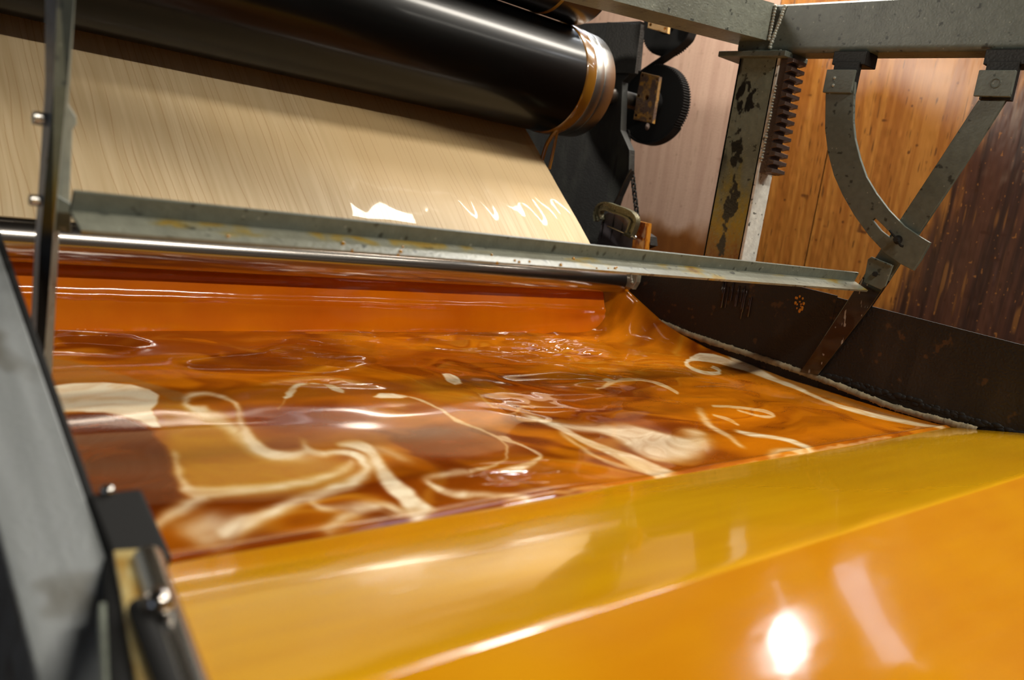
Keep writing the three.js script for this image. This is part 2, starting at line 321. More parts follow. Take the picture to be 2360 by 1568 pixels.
fillMask('cream_2', .75, [[456, -901], [453, -892], [447, -879], [442, -865], [437, -851], [432, -837], [428, -823], [425, -810], [423, -799], [422, -789], [423, -782], [424, -776], [426, -772], [429, -768], [433, -765], [438, -764], [442, -763], [447, -763], [453, -764], [458, -766], [463, -768], [468, -771], [472, -776], [475, -780], [477, -782], [477, -787], [476, -786], [474, -785], [472, -785], [470, -784], [466, -783], [462, -782], [457, -782], [453, -783], [449, -785], [446, -788], [444, -792], [442, -796], [441, -801], [441, -807], [441, -813], [441, -819], [443, -828], [445, -839], [448, -851], [450, -862], [453, -873], [456, -885], [459, -896], [461, -904]]);
fillMask('cream_2', .6, [[489, -818], [487, -815], [485, -811], [482, -805], [479, -799], [476, -793], [474, -786], [472, -778], [471, -772], [473, -766], [476, -762], [478, -759], [480, -757], [491, -773], [489, -775], [486, -779], [484, -782], [482, -786], [482, -790], [483, -794], [484, -799], [486, -803], [487, -807], [488, -811], [490, -814], [491, -817]]);
fillMask('cream_2', .85, [[480, -759], [487, -759], [497, -760], [505, -758], [509, -754], [511, -748], [511, -741], [510, -734], [507, -727], [504, -721], [501, -716], [498, -711], [493, -707], [487, -701], [478, -695], [468, -690], [457, -685], [443, -680], [430, -676], [416, -671], [403, -666], [390, -661], [379, -656], [368, -651], [359, -648], [350, -645], [341, -643], [333, -640], [323, -634], [314, -628], [308, -624], [304, -604], [310, -607], [318, -612], [326, -616], [334, -620], [342, -623], [352, -627], [362, -632], [372, -637], [383, -642], [395, -647], [408, -651], [421, -655], [434, -659], [446, -663], [459, -667], [470, -673], [481, -680], [491, -689], [502, -701], [510, -713], [517, -725], [522, -737], [525, -748], [526, -757], [524, -764], [520, -769], [514, -772], [505, -773], [494, -772], [487, -772]]);
fillMask('cream_2', .7, [[347, -815], [342, -802], [336, -784], [331, -766], [326, -750], [321, -734], [317, -720], [315, -710], [315, -701], [318, -694], [326, -691], [337, -689], [348, -687], [359, -686], [371, -686], [384, -686], [399, -686], [415, -687], [431, -690], [445, -693], [458, -697], [471, -703], [485, -713], [497, -724], [505, -732], [508, -745], [500, -738], [490, -730], [479, -723], [467, -716], [453, -711], [439, -706], [423, -704], [407, -703], [392, -703], [380, -704], [368, -706], [357, -708], [346, -711], [336, -714], [329, -717], [326, -720], [326, -722], [326, -728], [328, -739], [332, -753], [337, -769], [341, -786], [347, -803], [350, -816]]);
fillMask('cream_2', .7, [[263, -637], [267, -640], [272, -645], [278, -650], [284, -654], [288, -658], [293, -661], [298, -664], [303, -668], [310, -673], [318, -679], [325, -684], [330, -688], [334, -705], [329, -702], [322, -698], [314, -693], [307, -689], [302, -684], [296, -680], [291, -676], [285, -670], [279, -664], [273, -656], [267, -649], [263, -644]]);
fillMask('cream_3', .6, [[278, -632], [300, -649], [319, -659], [321, -646], [341, -641], [348, -630], [311, -608], [291, -591], [285, -597], [282, -610]]);
fillMask('cream_2', .85, [[514, -784], [517, -782], [520, -781], [523, -778], [526, -774], [528, -769], [530, -764], [530, -759], [530, -755], [528, -749], [526, -743], [524, -735], [520, -726], [515, -716], [509, -704], [503, -691], [498, -678], [494, -666], [490, -654], [487, -643], [485, -632], [483, -622], [480, -613], [476, -604], [473, -596], [468, -587], [462, -578], [459, -571], [505, -595], [505, -600], [506, -608], [507, -617], [508, -626], [510, -635], [512, -644], [514, -655], [515, -666], [518, -676], [520, -686], [522, -695], [525, -705], [529, -715], [534, -726], [539, -737], [543, -748], [547, -758], [550, -768], [551, -776], [551, -783], [549, -789], [545, -792], [538, -793], [533, -794], [527, -793], [522, -792], [519, -791]]);
fillMask('cream_3', .5, [[542, -765], [543, -761], [545, -756], [548, -750], [550, -744], [552, -736], [554, -726], [556, -717], [557, -710], [567, -722], [567, -729], [566, -739], [565, -750], [563, -759], [560, -766], [556, -770], [552, -773], [549, -775]]);
fillMask('cream_2', .7, [[489, -694], [487, -693], [485, -691], [480, -687], [470, -683], [458, -677], [447, -672], [437, -668], [427, -664], [419, -660], [413, -656], [409, -652], [405, -645], [403, -639], [404, -634], [406, -630], [412, -627], [420, -626], [428, -625], [437, -625], [447, -624], [454, -623], [460, -620], [463, -616], [465, -610], [464, -603], [462, -595], [460, -589], [475, -600], [476, -605], [476, -613], [475, -621], [471, -626], [467, -630], [461, -633], [452, -634], [443, -634], [434, -635], [425, -635], [417, -636], [412, -638], [409, -641], [408, -645], [409, -647], [409, -648], [412, -650], [417, -653], [424, -656], [433, -659], [443, -663], [454, -668], [467, -674], [476, -680], [483, -684], [487, -688], [489, -691]]);
fillMask('cream_2', .7, [[380, -582], [383, -584], [387, -585], [391, -587], [396, -589], [400, -592], [404, -595], [409, -597], [413, -600], [418, -603], [423, -606], [429, -609], [433, -611], [439, -612], [446, -612], [452, -612], [456, -612], [463, -622], [459, -624], [454, -625], [448, -627], [442, -627], [436, -625], [429, -623], [424, -620], [418, -616], [413, -613], [408, -610], [404, -606], [399, -603], [395, -599], [390, -596], [385, -592], [382, -590]]);
fillMask('cream_2', .35, [[455, -610], [472, -604], [479, -590], [455, -593]]);
fillMask('cream_1', .65, [[726, -947], [728, -943], [731, -937], [732, -927], [732, -912], [730, -892], [727, -874], [723, -859], [718, -844], [715, -830], [716, -818], [719, -806], [721, -795], [723, -783], [724, -770], [724, -759], [721, -750], [717, -741], [712, -732], [707, -724], [701, -717], [693, -709], [682, -699], [669, -689], [656, -682], [640, -678], [623, -677], [611, -676], [604, -665], [616, -667], [635, -671], [652, -676], [667, -685], [682, -696], [694, -707], [703, -716], [710, -725], [716, -734], [722, -744], [728, -755], [731, -766], [731, -777], [729, -789], [727, -801], [726, -813], [725, -826], [725, -839], [727, -853], [732, -867], [735, -882], [737, -900], [739, -919], [739, -934], [736, -944], [733, -949], [730, -952]]);
fillMask('cream_2', .75, [[612, -676], [601, -676], [587, -676], [574, -676], [564, -675], [556, -673], [550, -671], [545, -668], [540, -661], [539, -657], [537, -652], [535, -645], [535, -637], [535, -629], [538, -620], [542, -613], [550, -608], [560, -606], [569, -602], [578, -599], [587, -595], [594, -591], [599, -585], [601, -579], [603, -575], [615, -587], [613, -590], [609, -595], [604, -600], [597, -605], [588, -609], [579, -614], [570, -618], [561, -622], [554, -627], [550, -633], [547, -641], [545, -648], [544, -653], [545, -658], [546, -662], [546, -665], [544, -662], [546, -663], [550, -664], [557, -664], [566, -664], [578, -665], [593, -665], [604, -665]]);
fillMask('cream_1', .65, [[725, -760], [725, -757], [725, -754], [725, -750], [726, -747], [727, -744], [729, -740], [731, -736], [732, -730], [733, -722], [733, -711], [732, -701], [731, -693], [729, -688], [729, -687], [729, -688], [725, -686], [718, -683], [710, -680], [700, -677], [690, -674], [678, -671], [665, -668], [653, -666], [645, -664], [635, -651], [642, -652], [653, -653], [665, -654], [677, -657], [689, -661], [701, -666], [712, -672], [721, -677], [727, -682], [734, -688], [737, -693], [738, -698], [739, -706], [738, -716], [738, -726], [738, -735], [738, -743], [740, -750], [741, -756], [741, -761], [739, -764], [736, -765], [732, -765], [730, -765]]);
fillMask('cream_1', .95, [[673, -960], [698, -973], [715, -970], [730, -950], [699, -946], [680, -950]]);
fillMask('cream_1', .95, [[870, -1058], [887, -1062], [885, -1037], [870, -1005], [849, -998], [849, -1018]]);
fillMask('cream_1', .85, [[550, -969], [551, -969], [553, -969], [556, -971], [560, -974], [565, -980], [570, -986], [574, -991], [578, -997], [583, -1002], [590, -1009], [596, -1015], [603, -1021], [609, -1024], [615, -1027], [620, -1029], [625, -1030], [629, -1029], [632, -1027], [635, -1023], [637, -1019], [638, -1014], [637, -1007], [635, -1000], [635, -994], [637, -989], [639, -985], [641, -982], [643, -979], [652, -992], [652, -996], [652, -1003], [651, -1009], [650, -1015], [649, -1018], [647, -1021], [645, -1024], [643, -1027], [640, -1031], [637, -1034], [634, -1037], [630, -1039], [625, -1038], [619, -1037], [613, -1034], [608, -1031], [602, -1028], [595, -1024], [589, -1019], [583, -1014], [577, -1008], [571, -1001], [567, -995], [564, -992], [561, -988], [558, -983], [555, -979], [552, -976]]);
fillMask('cream_1', .35, [[518, -924], [523, -931], [530, -940], [538, -950], [544, -958], [549, -964], [553, -969], [556, -972], [559, -975], [559, -979], [557, -976], [554, -972], [549, -967], [544, -961], [538, -953], [530, -943], [523, -934], [518, -927]]);
fillMask('cream_2', .3, [[547, -1028], [558, -1033], [574, -1039], [593, -1046], [610, -1051], [624, -1054], [638, -1055], [652, -1054], [664, -1051], [674, -1044], [684, -1033], [692, -1023], [698, -1015], [706, -1027], [700, -1034], [692, -1045], [682, -1056], [671, -1063], [659, -1067], [645, -1067], [631, -1066], [616, -1063], [598, -1057], [579, -1049], [562, -1041], [550, -1036]]);
fillMask('cream_3', .75, [[835, -814], [836, -818], [838, -823], [838, -824], [836, -822], [837, -822], [838, -823], [837, -817], [835, -806], [835, -794], [837, -784], [842, -774], [848, -766], [856, -760], [865, -755], [874, -750], [883, -745], [891, -740], [895, -731], [893, -718], [888, -703], [883, -687], [877, -670], [871, -651], [870, -635], [875, -624], [885, -619], [895, -616], [907, -614], [922, -615], [941, -619], [965, -628], [991, -640], [1022, -658], [1051, -681], [1066, -697], [1071, -708], [1067, -713], [1057, -712], [1044, -709], [1028, -701], [1015, -694], [1008, -689], [1002, -676], [1007, -679], [1013, -681], [1014, -681], [1015, -679], [1015, -677], [1012, -675], [1008, -673], [1004, -671], [1011, -677], [1016, -681], [1012, -680], [1009, -681], [1008, -683], [1006, -688], [1003, -694], [998, -701], [994, -709], [990, -717], [986, -727], [982, -741], [975, -753], [964, -759], [949, -762], [935, -764], [922, -767], [909, -769], [897, -771], [887, -775], [877, -779], [869, -785], [862, -792], [857, -801], [854, -811], [855, -822], [858, -834], [859, -843], [851, -842], [838, -833], [825, -820], [819, -810], [817, -804], [816, -800]]);
fillMask('cream_2', .7, [[836, -816], [836, -805], [837, -789], [837, -771], [836, -755], [834, -741], [831, -727], [829, -713], [827, -700], [826, -688], [826, -677], [826, -666], [825, -656], [824, -645], [821, -635], [819, -625], [816, -616], [815, -608], [813, -600], [812, -593], [810, -586], [809, -579], [808, -572], [807, -566], [806, -562], [854, -589], [855, -594], [856, -600], [858, -608], [860, -615], [861, -622], [862, -630], [863, -638], [863, -646], [861, -653], [859, -660], [856, -667], [853, -676], [852, -685], [850, -695], [849, -705], [849, -716], [850, -728], [852, -742], [854, -756], [855, -770], [854, -785], [852, -802], [849, -816], [848, -827]]);
fillMask('cream_2', .5, [[830, -756], [824, -743], [816, -724], [809, -705], [803, -688], [799, -675], [797, -663], [796, -652], [796, -642], [798, -634], [801, -626], [805, -619], [809, -613], [813, -605], [818, -598], [822, -591], [825, -586], [836, -594], [834, -599], [829, -606], [825, -614], [821, -621], [817, -628], [813, -635], [810, -643], [808, -651], [807, -660], [808, -671], [810, -682], [813, -695], [818, -711], [826, -731], [833, -749], [839, -762]]);
fillMask('ochre_2', .6, [[828, -651], [825, -643], [821, -633], [817, -622], [815, -613], [816, -607], [818, -603], [821, -601], [823, -599], [840, -610], [840, -613], [841, -619], [843, -625], [844, -632], [844, -639], [845, -648], [845, -656], [845, -662]]);
fillMask('cream_1', .85, [[1634, -988], [1635, -999], [1636, -1014], [1637, -1031], [1638, -1048], [1638, -1065], [1636, -1081], [1632, -1095], [1626, -1107], [1614, -1113], [1594, -1110], [1566, -1098], [1530, -1077], [1497, -1051], [1479, -1031], [1468, -1015], [1463, -1001], [1462, -988], [1466, -979], [1476, -974], [1489, -972], [1504, -974], [1523, -982], [1550, -998], [1571, -1015], [1578, -1026], [1580, -1036], [1582, -1044], [1556, -1027], [1553, -1019], [1548, -1008], [1542, -1000], [1541, -999], [1543, -1001], [1536, -998], [1524, -997], [1511, -998], [1502, -1002], [1498, -1011], [1498, -1023], [1503, -1037], [1514, -1051], [1528, -1065], [1532, -1068], [1538, -1072], [1557, -1080], [1574, -1084], [1587, -1080], [1595, -1070], [1601, -1058], [1606, -1044], [1608, -1029], [1610, -1014], [1611, -999], [1613, -985], [1613, -976]]);
fillMask('cream_2', .8, [[1905, -1326], [1880, -1308], [1840, -1279], [1801, -1244], [1771, -1211], [1745, -1177], [1722, -1146], [1703, -1119], [1687, -1095], [1671, -1073], [1653, -1055], [1632, -1036], [1617, -1016], [1612, -1000], [1613, -986], [1613, -970], [1610, -952], [1607, -933], [1603, -912], [1599, -890], [1594, -866], [1588, -845], [1579, -827], [1570, -810], [1561, -793], [1552, -774], [1543, -755], [1536, -736], [1533, -718], [1533, -701], [1534, -685], [1538, -668], [1545, -652], [1553, -637], [1562, -622], [1573, -608], [1584, -596], [1595, -587], [1606, -579], [1614, -574], [1637, -583], [1632, -589], [1625, -598], [1618, -609], [1611, -623], [1604, -639], [1597, -656], [1591, -672], [1584, -688], [1579, -704], [1575, -720], [1571, -735], [1571, -752], [1575, -769], [1582, -788], [1591, -807], [1600, -824], [1610, -841], [1619, -860], [1625, -883], [1630, -907], [1636, -930], [1644, -953], [1653, -976], [1661, -998], [1665, -1016], [1667, -1033], [1672, -1048], [1684, -1063], [1701, -1080], [1721, -1101], [1736, -1124], [1751, -1147], [1769, -1174], [1793, -1205], [1821, -1241], [1847, -1270], [1870, -1291], [1894, -1309], [1915, -1325]]);
fillMask('tan_3', .55, [[1862, -1281], [1764, -1124], [1698, -969], [1646, -820], [1613, -688], [1624, -589], [1594, -623], [1577, -730], [1607, -836], [1630, -948], [1665, -1057]]);
fillMask('cream_1', .6, [[1231, -798], [1239, -795], [1251, -790], [1264, -784], [1276, -777], [1286, -771], [1295, -763], [1304, -756], [1308, -748], [1309, -741], [1307, -734], [1303, -729], [1309, -732], [1310, -733], [1302, -733], [1293, -734], [1286, -738], [1281, -745], [1277, -756], [1274, -767], [1272, -775], [1260, -767], [1261, -759], [1263, -748], [1266, -736], [1270, -728], [1276, -724], [1284, -721], [1293, -721], [1307, -726], [1324, -738], [1329, -745], [1332, -753], [1331, -761], [1325, -768], [1315, -775], [1304, -782], [1293, -788], [1280, -794], [1265, -799], [1252, -804], [1243, -807]]);
fillMask('cream_2', .6, [[1199, -803], [1187, -794], [1170, -780], [1152, -766], [1136, -752], [1124, -740], [1113, -728], [1104, -717], [1097, -706], [1092, -696], [1089, -686], [1087, -676], [1083, -666], [1077, -655], [1068, -643], [1061, -632], [1056, -625], [1070, -631], [1076, -639], [1086, -651], [1096, -664], [1105, -677], [1110, -689], [1114, -699], [1117, -709], [1122, -719], [1130, -730], [1140, -740], [1150, -750], [1161, -761], [1172, -772], [1185, -785], [1198, -796], [1207, -805]]);
fillMask('cream_1', .45, [[1176, -760], [1176, -754], [1177, -745], [1177, -736], [1177, -728], [1175, -722], [1173, -715], [1171, -710], [1169, -706], [1180, -711], [1183, -716], [1188, -723], [1193, -731], [1195, -739], [1195, -747], [1192, -755], [1189, -762], [1187, -767]]);
fillMask('cream_2', .85, [[1130, -684], [1130, -680], [1131, -674], [1132, -668], [1134, -662], [1139, -658], [1145, -654], [1152, -651], [1157, -647], [1162, -642], [1166, -636], [1169, -630], [1171, -623], [1170, -616], [1168, -609], [1165, -601], [1161, -594], [1155, -587], [1148, -580], [1141, -573], [1135, -569], [1161, -577], [1166, -581], [1175, -589], [1184, -598], [1191, -607], [1194, -614], [1196, -622], [1197, -629], [1196, -636], [1193, -642], [1188, -648], [1183, -654], [1178, -659], [1173, -663], [1168, -668], [1163, -672], [1158, -676], [1154, -680], [1150, -685], [1146, -690], [1144, -693]]);
fillMask('cream_2', .6, [[1047, -576], [1054, -578], [1063, -581], [1073, -584], [1081, -586], [1090, -587], [1098, -588], [1107, -588], [1113, -586], [1117, -583], [1120, -578], [1121, -573], [1123, -570], [1148, -583], [1148, -586], [1147, -592], [1145, -598], [1141, -602], [1134, -604], [1125, -605], [1115, -605], [1104, -603], [1091, -600], [1077, -595], [1066, -590], [1058, -588]]);
fillMask('cream_1', .6, [[1104, -938], [1116, -942], [1134, -947], [1155, -953], [1174, -957], [1192, -960], [1211, -962], [1227, -962], [1240, -959], [1248, -952], [1253, -941], [1254, -929], [1255, -918], [1255, -907], [1253, -896], [1251, -886], [1249, -879], [1262, -888], [1266, -896], [1271, -907], [1276, -921], [1278, -933], [1279, -946], [1278, -960], [1275, -972], [1267, -981], [1254, -984], [1236, -984], [1216, -982], [1196, -977], [1173, -970], [1147, -960], [1125, -950], [1109, -944]]);
fillMask('cream_1', .8, [[1162, -982], [1185, -988], [1189, -975], [1164, -967]]);
fillMask('cream_1', .35, [[231, -598], [247, -596], [271, -595], [300, -593], [328, -591], [356, -591], [386, -591], [418, -590], [451, -590], [485, -588], [520, -587], [558, -584], [600, -582], [649, -580], [704, -577], [764, -574], [828, -572], [896, -571], [969, -570], [1046, -570], [1122, -570], [1199, -570], [1276, -571], [1346, -572], [1399, -573], [1415, -581], [1362, -581], [1292, -580], [1214, -579], [1136, -578], [1058, -578], [979, -577], [904, -577], [835, -578], [770, -580], [709, -582], [654, -585], [604, -587], [562, -589], [523, -591], [488, -593], [453, -594], [420, -595], [388, -594], [358, -594], [330, -594], [301, -596], [272, -597], [248, -599], [232, -600]]);
fillMask('cream_1', .25, [[850, -948], [845, -939], [839, -927], [833, -914], [827, -903], [823, -893], [820, -883], [817, -876], [818, -871], [823, -873], [831, -880], [839, -887], [844, -891], [845, -894], [840, -890], [833, -884], [827, -879], [825, -879], [825, -883], [828, -890], [832, -900], [837, -910], [841, -921], [846, -933], [851, -944], [855, -952]]);
fillMask('cream_1', .35, [[805, -848], [807, -845], [809, -840], [813, -837], [820, -836], [830, -842], [842, -850], [854, -858], [862, -863], [868, -866], [874, -868], [879, -869], [883, -869], [890, -877], [888, -878], [885, -880], [880, -880], [872, -877], [860, -870], [848, -861], [837, -853], [829, -848], [823, -847], [817, -848], [813, -851], [809, -852]]);
fillMask('ripple_3', 1, [[983, -1294], [1149, -1359], [1311, -1378], [1636, -1389], [1344, -1121], [1178, -1100], [1103, -1126], [1039, -1197], [943, -1226]]);
fillMask('ripple_3', .9, [[776, -1341], [943, -1364], [873, -1245], [788, -1142], [670, -1087], [568, -1123], [495, -1126], [500, -1166], [637, -1210]]);
fillMask('ripple_3', .8, [[379, -1362], [490, -1340], [497, -1287], [437, -1222], [348, -1244]]);
fillMask('ripple_3', .5, [[557, -1049], [660, -1068], [735, -1004], [605, -1019]]);
fillMask('ripple_3', .6, [[611, -655], [682, -671], [730, -674], [699, -646], [631, -630], [601, -636]]);

// streaks of fine ripples where the turning roll drags the surface
const ripples = layers.ripple_3 ? blurMask(layers.ripple_3, TW, TH, 14, 22) : new Float32Array(TW * TH); delete layers.ripple_3;
const poolBump = (() => {
  const d = new Uint8Array(TW * TH * 4);
  for (let j = 0; j < TH; j++) for (let i = 0; i < TW; i++) {
    const x = i / TW * 1.48, z = j / TH * 0.88, r = ripples[j * TW + i];
    let h = 0.5;
    if (r > 0.004) { const q = fbm(x * 9, z * 9, 341, 2); h += r * ((fbm(x * 16 + z * 22 + q * 3, z * 62 - x * 10, 345, 2) - 0.5) * 0.9 + (vnoise(x * 70 + z * 60, z * 190 - x * 30, 349) - 0.5) * 0.12); }
    const v = clamp(h * 255, 0, 255), o = (j * TW + i) * 4; d[o] = d[o + 1] = d[o + 2] = v; d[o + 3] = 255;
  }
  const t = new THREE.DataTexture(d, TW, TH); t.magFilter = t.minFilter = THREE.LinearFilter; t.needsUpdate = true;
  return t;
})();
const dyesAndReflections = { dark: [94, 36, 6], red: [112, 36, 3], tan: [158, 116, 70], ochre: [184, 124, 24], amber: [214, 122, 8], cream: [255, 238, 206] };  // dark and red also carry painted reflections
const blurs = { 1: [1, 2], 2: [3, 7], 3: [8, 17], 4: [18, 40] };
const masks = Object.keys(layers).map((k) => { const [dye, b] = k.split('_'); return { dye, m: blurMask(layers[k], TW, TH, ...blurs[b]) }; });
masks.sort((a, b) => Object.keys(dyesAndReflections).indexOf(a.dye) - Object.keys(dyesAndReflections).indexOf(b.dye));
const poolMap = (() => {
  const d = new Uint8Array(TW * TH * 4);
  for (let j = 0; j < TH; j++) for (let i = 0; i < TW; i++) {
    const x = i / TW * 1.48, z = j / TH * 0.88;
    const q = fbm(x * 4, z * 5, 201, 3), q2 = fbm(x * 5 + q * 3, z * 8 - q * 3, 203, 3), n = fbm(x * 2.4 + q * 3.4, z * 4.5 + q2 * 5, 205, 2), f = fbm(x * 26 + q * 8, z * 60, 209, 3), g = hash(i, j, 7);
    let c = mix3([126, 56, 7], [190, 108, 13], step(0.3, 0.7, n + (x - 0.7) * 0.24)); c = mix3(c, [204, 146, 52], 0.45 * step(0.06, 0.0, Math.abs(q2 - 0.5)) * step(0.4, 0.7, fbm(x * 3, z * 3, 207, 2)));
    c = mix3(c, [120, 50, 5], 0.35 * step(1.25, 0.8, x) * step(0.48, 0.7, fbm(x * 4 + q, z * 5 - q, 215, 3)));
    c = c.map((v) => v * (1 + (f - 0.5) * 0.16));
    // domain wobble so that the edges of the foam feather the way liquid does
    const wi = clamp(Math.round(i + (vnoise(x * 60, z * 60, 221) - 0.5) * 5), 0, TW - 1), wj = clamp(Math.round(j + (vnoise(x * 60, z * 60, 225) - 0.5) * 7), 0, TH - 1);
    for (const k of masks) { const a = k.m[wj * TW + wi]; if (a > 0.002) c = mix3(c, dyesAndReflections[k.dye], clamp(a * (0.62 + 0.76 * fbm(x * 34 + q * 10, z * 46 + q2 * 14, 231, 3)))); }
    const o = (j * TW + i) * 4, s = 1 + (g - 0.5) * 0.07;
    d[o] = clamp(c[0] * s, 0, 255); d[o + 1] = clamp(c[1] * s, 0, 255); d[o + 2] = clamp(c[2] * s, 0, 255); d[o + 3] = 255;
  }
  const t = new THREE.DataTexture(d, TW, TH); t.magFilter = t.minFilter = THREE.LinearFilter; t.colorSpace = THREE.SRGBColorSpace; t.needsUpdate = true;
  return t;
})();
// level of the liquid: flat, dragged up the roll end along the right side plate, curling up against the front sheet
const climb = [[-1.43, 0.138], [-1.4, 0.124], [-1.345, 0.097], [-1.257, 0.058], [-1.19, 0.038], [-1.115, 0.022], [-0.915, 0.005], [-0.7, 0], [-0.5, 0]];
function climbAt(z) { for (let k = 0; k < climb.length - 1; k++) if (z <= climb[k + 1][0]) return mix(climb[k][1], climb[k + 1][1], clamp((z - climb[k][0]) / (climb[k + 1][0] - climb[k][0]))); return 0; }
const rippleAt = (x, z) => { const i = Math.round((x - POOL.x0) / (POOL.x1 - POOL.x0) * TW), j = Math.round((z - POOL.z0) / (POOL.z1 - POOL.z0) * TH); return ripples[clamp(j, 0, TH - 1) * TW + clamp(i, 0, TW - 1)]; };
function level(x, z) {
  let h = POOL.y;
  const d = POOL.x1 - 0.008 - x, c = climbAt(z);
  h += c * Math.exp(-Math.pow(Math.max(0, d) / (0.03 + 0.17 * c), 1.5));
  const q = z + 0.585; h += 0.0035 * Math.exp(-Math.abs(q) / 0.012);
  // slow swell, then streaky ripples where the roll drags the surface
  h += (fbm(x * 5, z * 9, 301, 2) - 0.5) * 0.004 * step(1.62, 1.45, x);
  // asymmetric wavelets in the streaky patches: long faces shaped to reflect the roof opening, short backs
  const r = rippleAt(x, z) * step(1.52, 1.42, x);
  if (r > 0.01) { const ph = -z * 24 + x * 4 + 2.2 * fbm(x * 5, z * 7, 351, 2) + 0.5 * vnoise(x * 16, z * 20, 353), fr = ph - Math.floor(ph), k = fr < 0.8 ? fr / 0.8 : (1 - fr) / 0.2; h += r * 0.0105 * (k - 0.5) * (0.5 + fbm(x * 12, z * 20, 355, 2)); }
  const sw = step(-0.75, -0.85, z) * step(-1.2, -1.1, z) * step(0.75, 0.95, x) * step(1.5, 1.3, x);
  h += sw * (fbm(x * 11 + 2 * fbm(x * 6, z * 6, 331, 2), z * 17, 335, 2) - 0.5) * 0.007;
  return h;
}
{
  const nx = 620, nz = 640, g = new THREE.PlaneGeometry(1, 1, nx, nz), p = g.attributes.position, uv = g.attributes.uv;
  for (let i = 0; i < p.count; i++) {
    const u = uv.getX(i), v = 1 - uv.getY(i), x = mix(POOL.x0, POOL.x1, u), z = mix(POOL.z0, POOL.z1, v);
    p.setXYZ(i, x, level(x, z), z); uv.setXY(i, u, v);
  }
  g.computeVertexNormals();
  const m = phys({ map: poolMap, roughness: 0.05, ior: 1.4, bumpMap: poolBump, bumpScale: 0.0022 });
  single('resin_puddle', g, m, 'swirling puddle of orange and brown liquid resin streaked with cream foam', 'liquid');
}

// ------------------------------------------------------------------ wet sheet in front: it rises out of the puddle, turns over an edge and falls towards the camera
{
  const up = (z) => 1.253 + 0.2 * (z + 0.585) - 0.0035 * Math.exp(-(CREST.z - z) / 0.0045), down = (z) => CREST.y - 0.5 * (z - CREST.z), nx = 160, n1 = nx + 1;
  const face = (z0, z1, rows, height) => {
    const pos = [], uv = [], idx = [];
    for (let j = 0; j <= rows; j++) for (let i = 0; i <= nx; i++) {
      const z = mix(z0, z1, j / rows), x = mix(0.249 - 0.28 * (z + 0.612), 1.652, i / nx);
      const w = z < CREST.z ? (fbm(x * 2.2, z * 3, 401, 2) - 0.5) * 0.006 * step(-0.58, -0.5, z) * step(0.0, 0.1, CREST.z - z) : (vnoise(x * 9 - z * 4, z * 1.5, 405) - 0.5) * 0.002 * step(CREST.z, CREST.z + 0.12, z);
      pos.push(x, height(z) + w, z); uv.push(x, z + 0.7);
    }
    for (let j = 0; j < rows; j++) for (let i = 0; i < nx; i++) { const a = j * n1 + i; idx.push(a, a + n1, a + 1, a + 1, a + n1, a + n1 + 1); }
    const g = new THREE.BufferGeometry(); g.setAttribute('position', new THREE.Float32BufferAttribute(pos, 3)); g.setAttribute('uv', new THREE.Float32BufferAttribute(uv, 2)); g.setIndex(idx); g.computeVertexNormals();
    return g;
  };
  const g = merge([face(-0.64, CREST.z, 130, up), face(CREST.z, 0.02, 130, down)]);
  const under = g.clone(); { const q = under.attributes.position, n = under.attributes.normal; for (let i = 0; i < q.count; i += 3) { for (let k = 0; k < 3; k++) q.setY(i + k, q.getY(i + k) - 0.006); const x = q.getX(i), y = q.getY(i), z = q.getZ(i); q.setXYZ(i, q.getX(i + 1), q.getY(i + 1), q.getZ(i + 1)); q.setXYZ(i + 1, x, y, z); } under.computeVertexNormals(); }
  const map = tex(1024, 512, 1.6, 0.72, (x, z) => {
    const n = fbm(x * 3, z * 22, 411, 4), f = fbm(x * 9, z * 90, 415, 3), b = fbm(x * 6, z * 5, 419, 3);
    let c = mix3([230, 174, 14], [206, 144, 9], clamp(n * 0.9 + (f - 0.5) * 0.4));
    if (z > 0.384) c = mix3([212, 148, 10], [194, 122, 8], clamp(b * 1.2 - 0.1 + (f - 0.5) * 0.3));  // past the fold, deeper orange stands in for its different reflections
    return c;
  });
  single('wet_sheet', merge([g, under]), phys({ map, roughness: 0.1, ior: 1.5, clearcoat: 0.5, clearcoatRoughness: 0.04, bumpMap: grey(512, 512, 0.8, 0.8, (x, y) => 0.5 * fbm(x * 16, y * 60, 421, 3) + 0.5 * fbm(x * 5, y * 9, 425, 2)), bumpScale: 0.0005 }), 'wide mustard yellow wet sheet folding over an edge in front of the puddle', 'sheet');
}

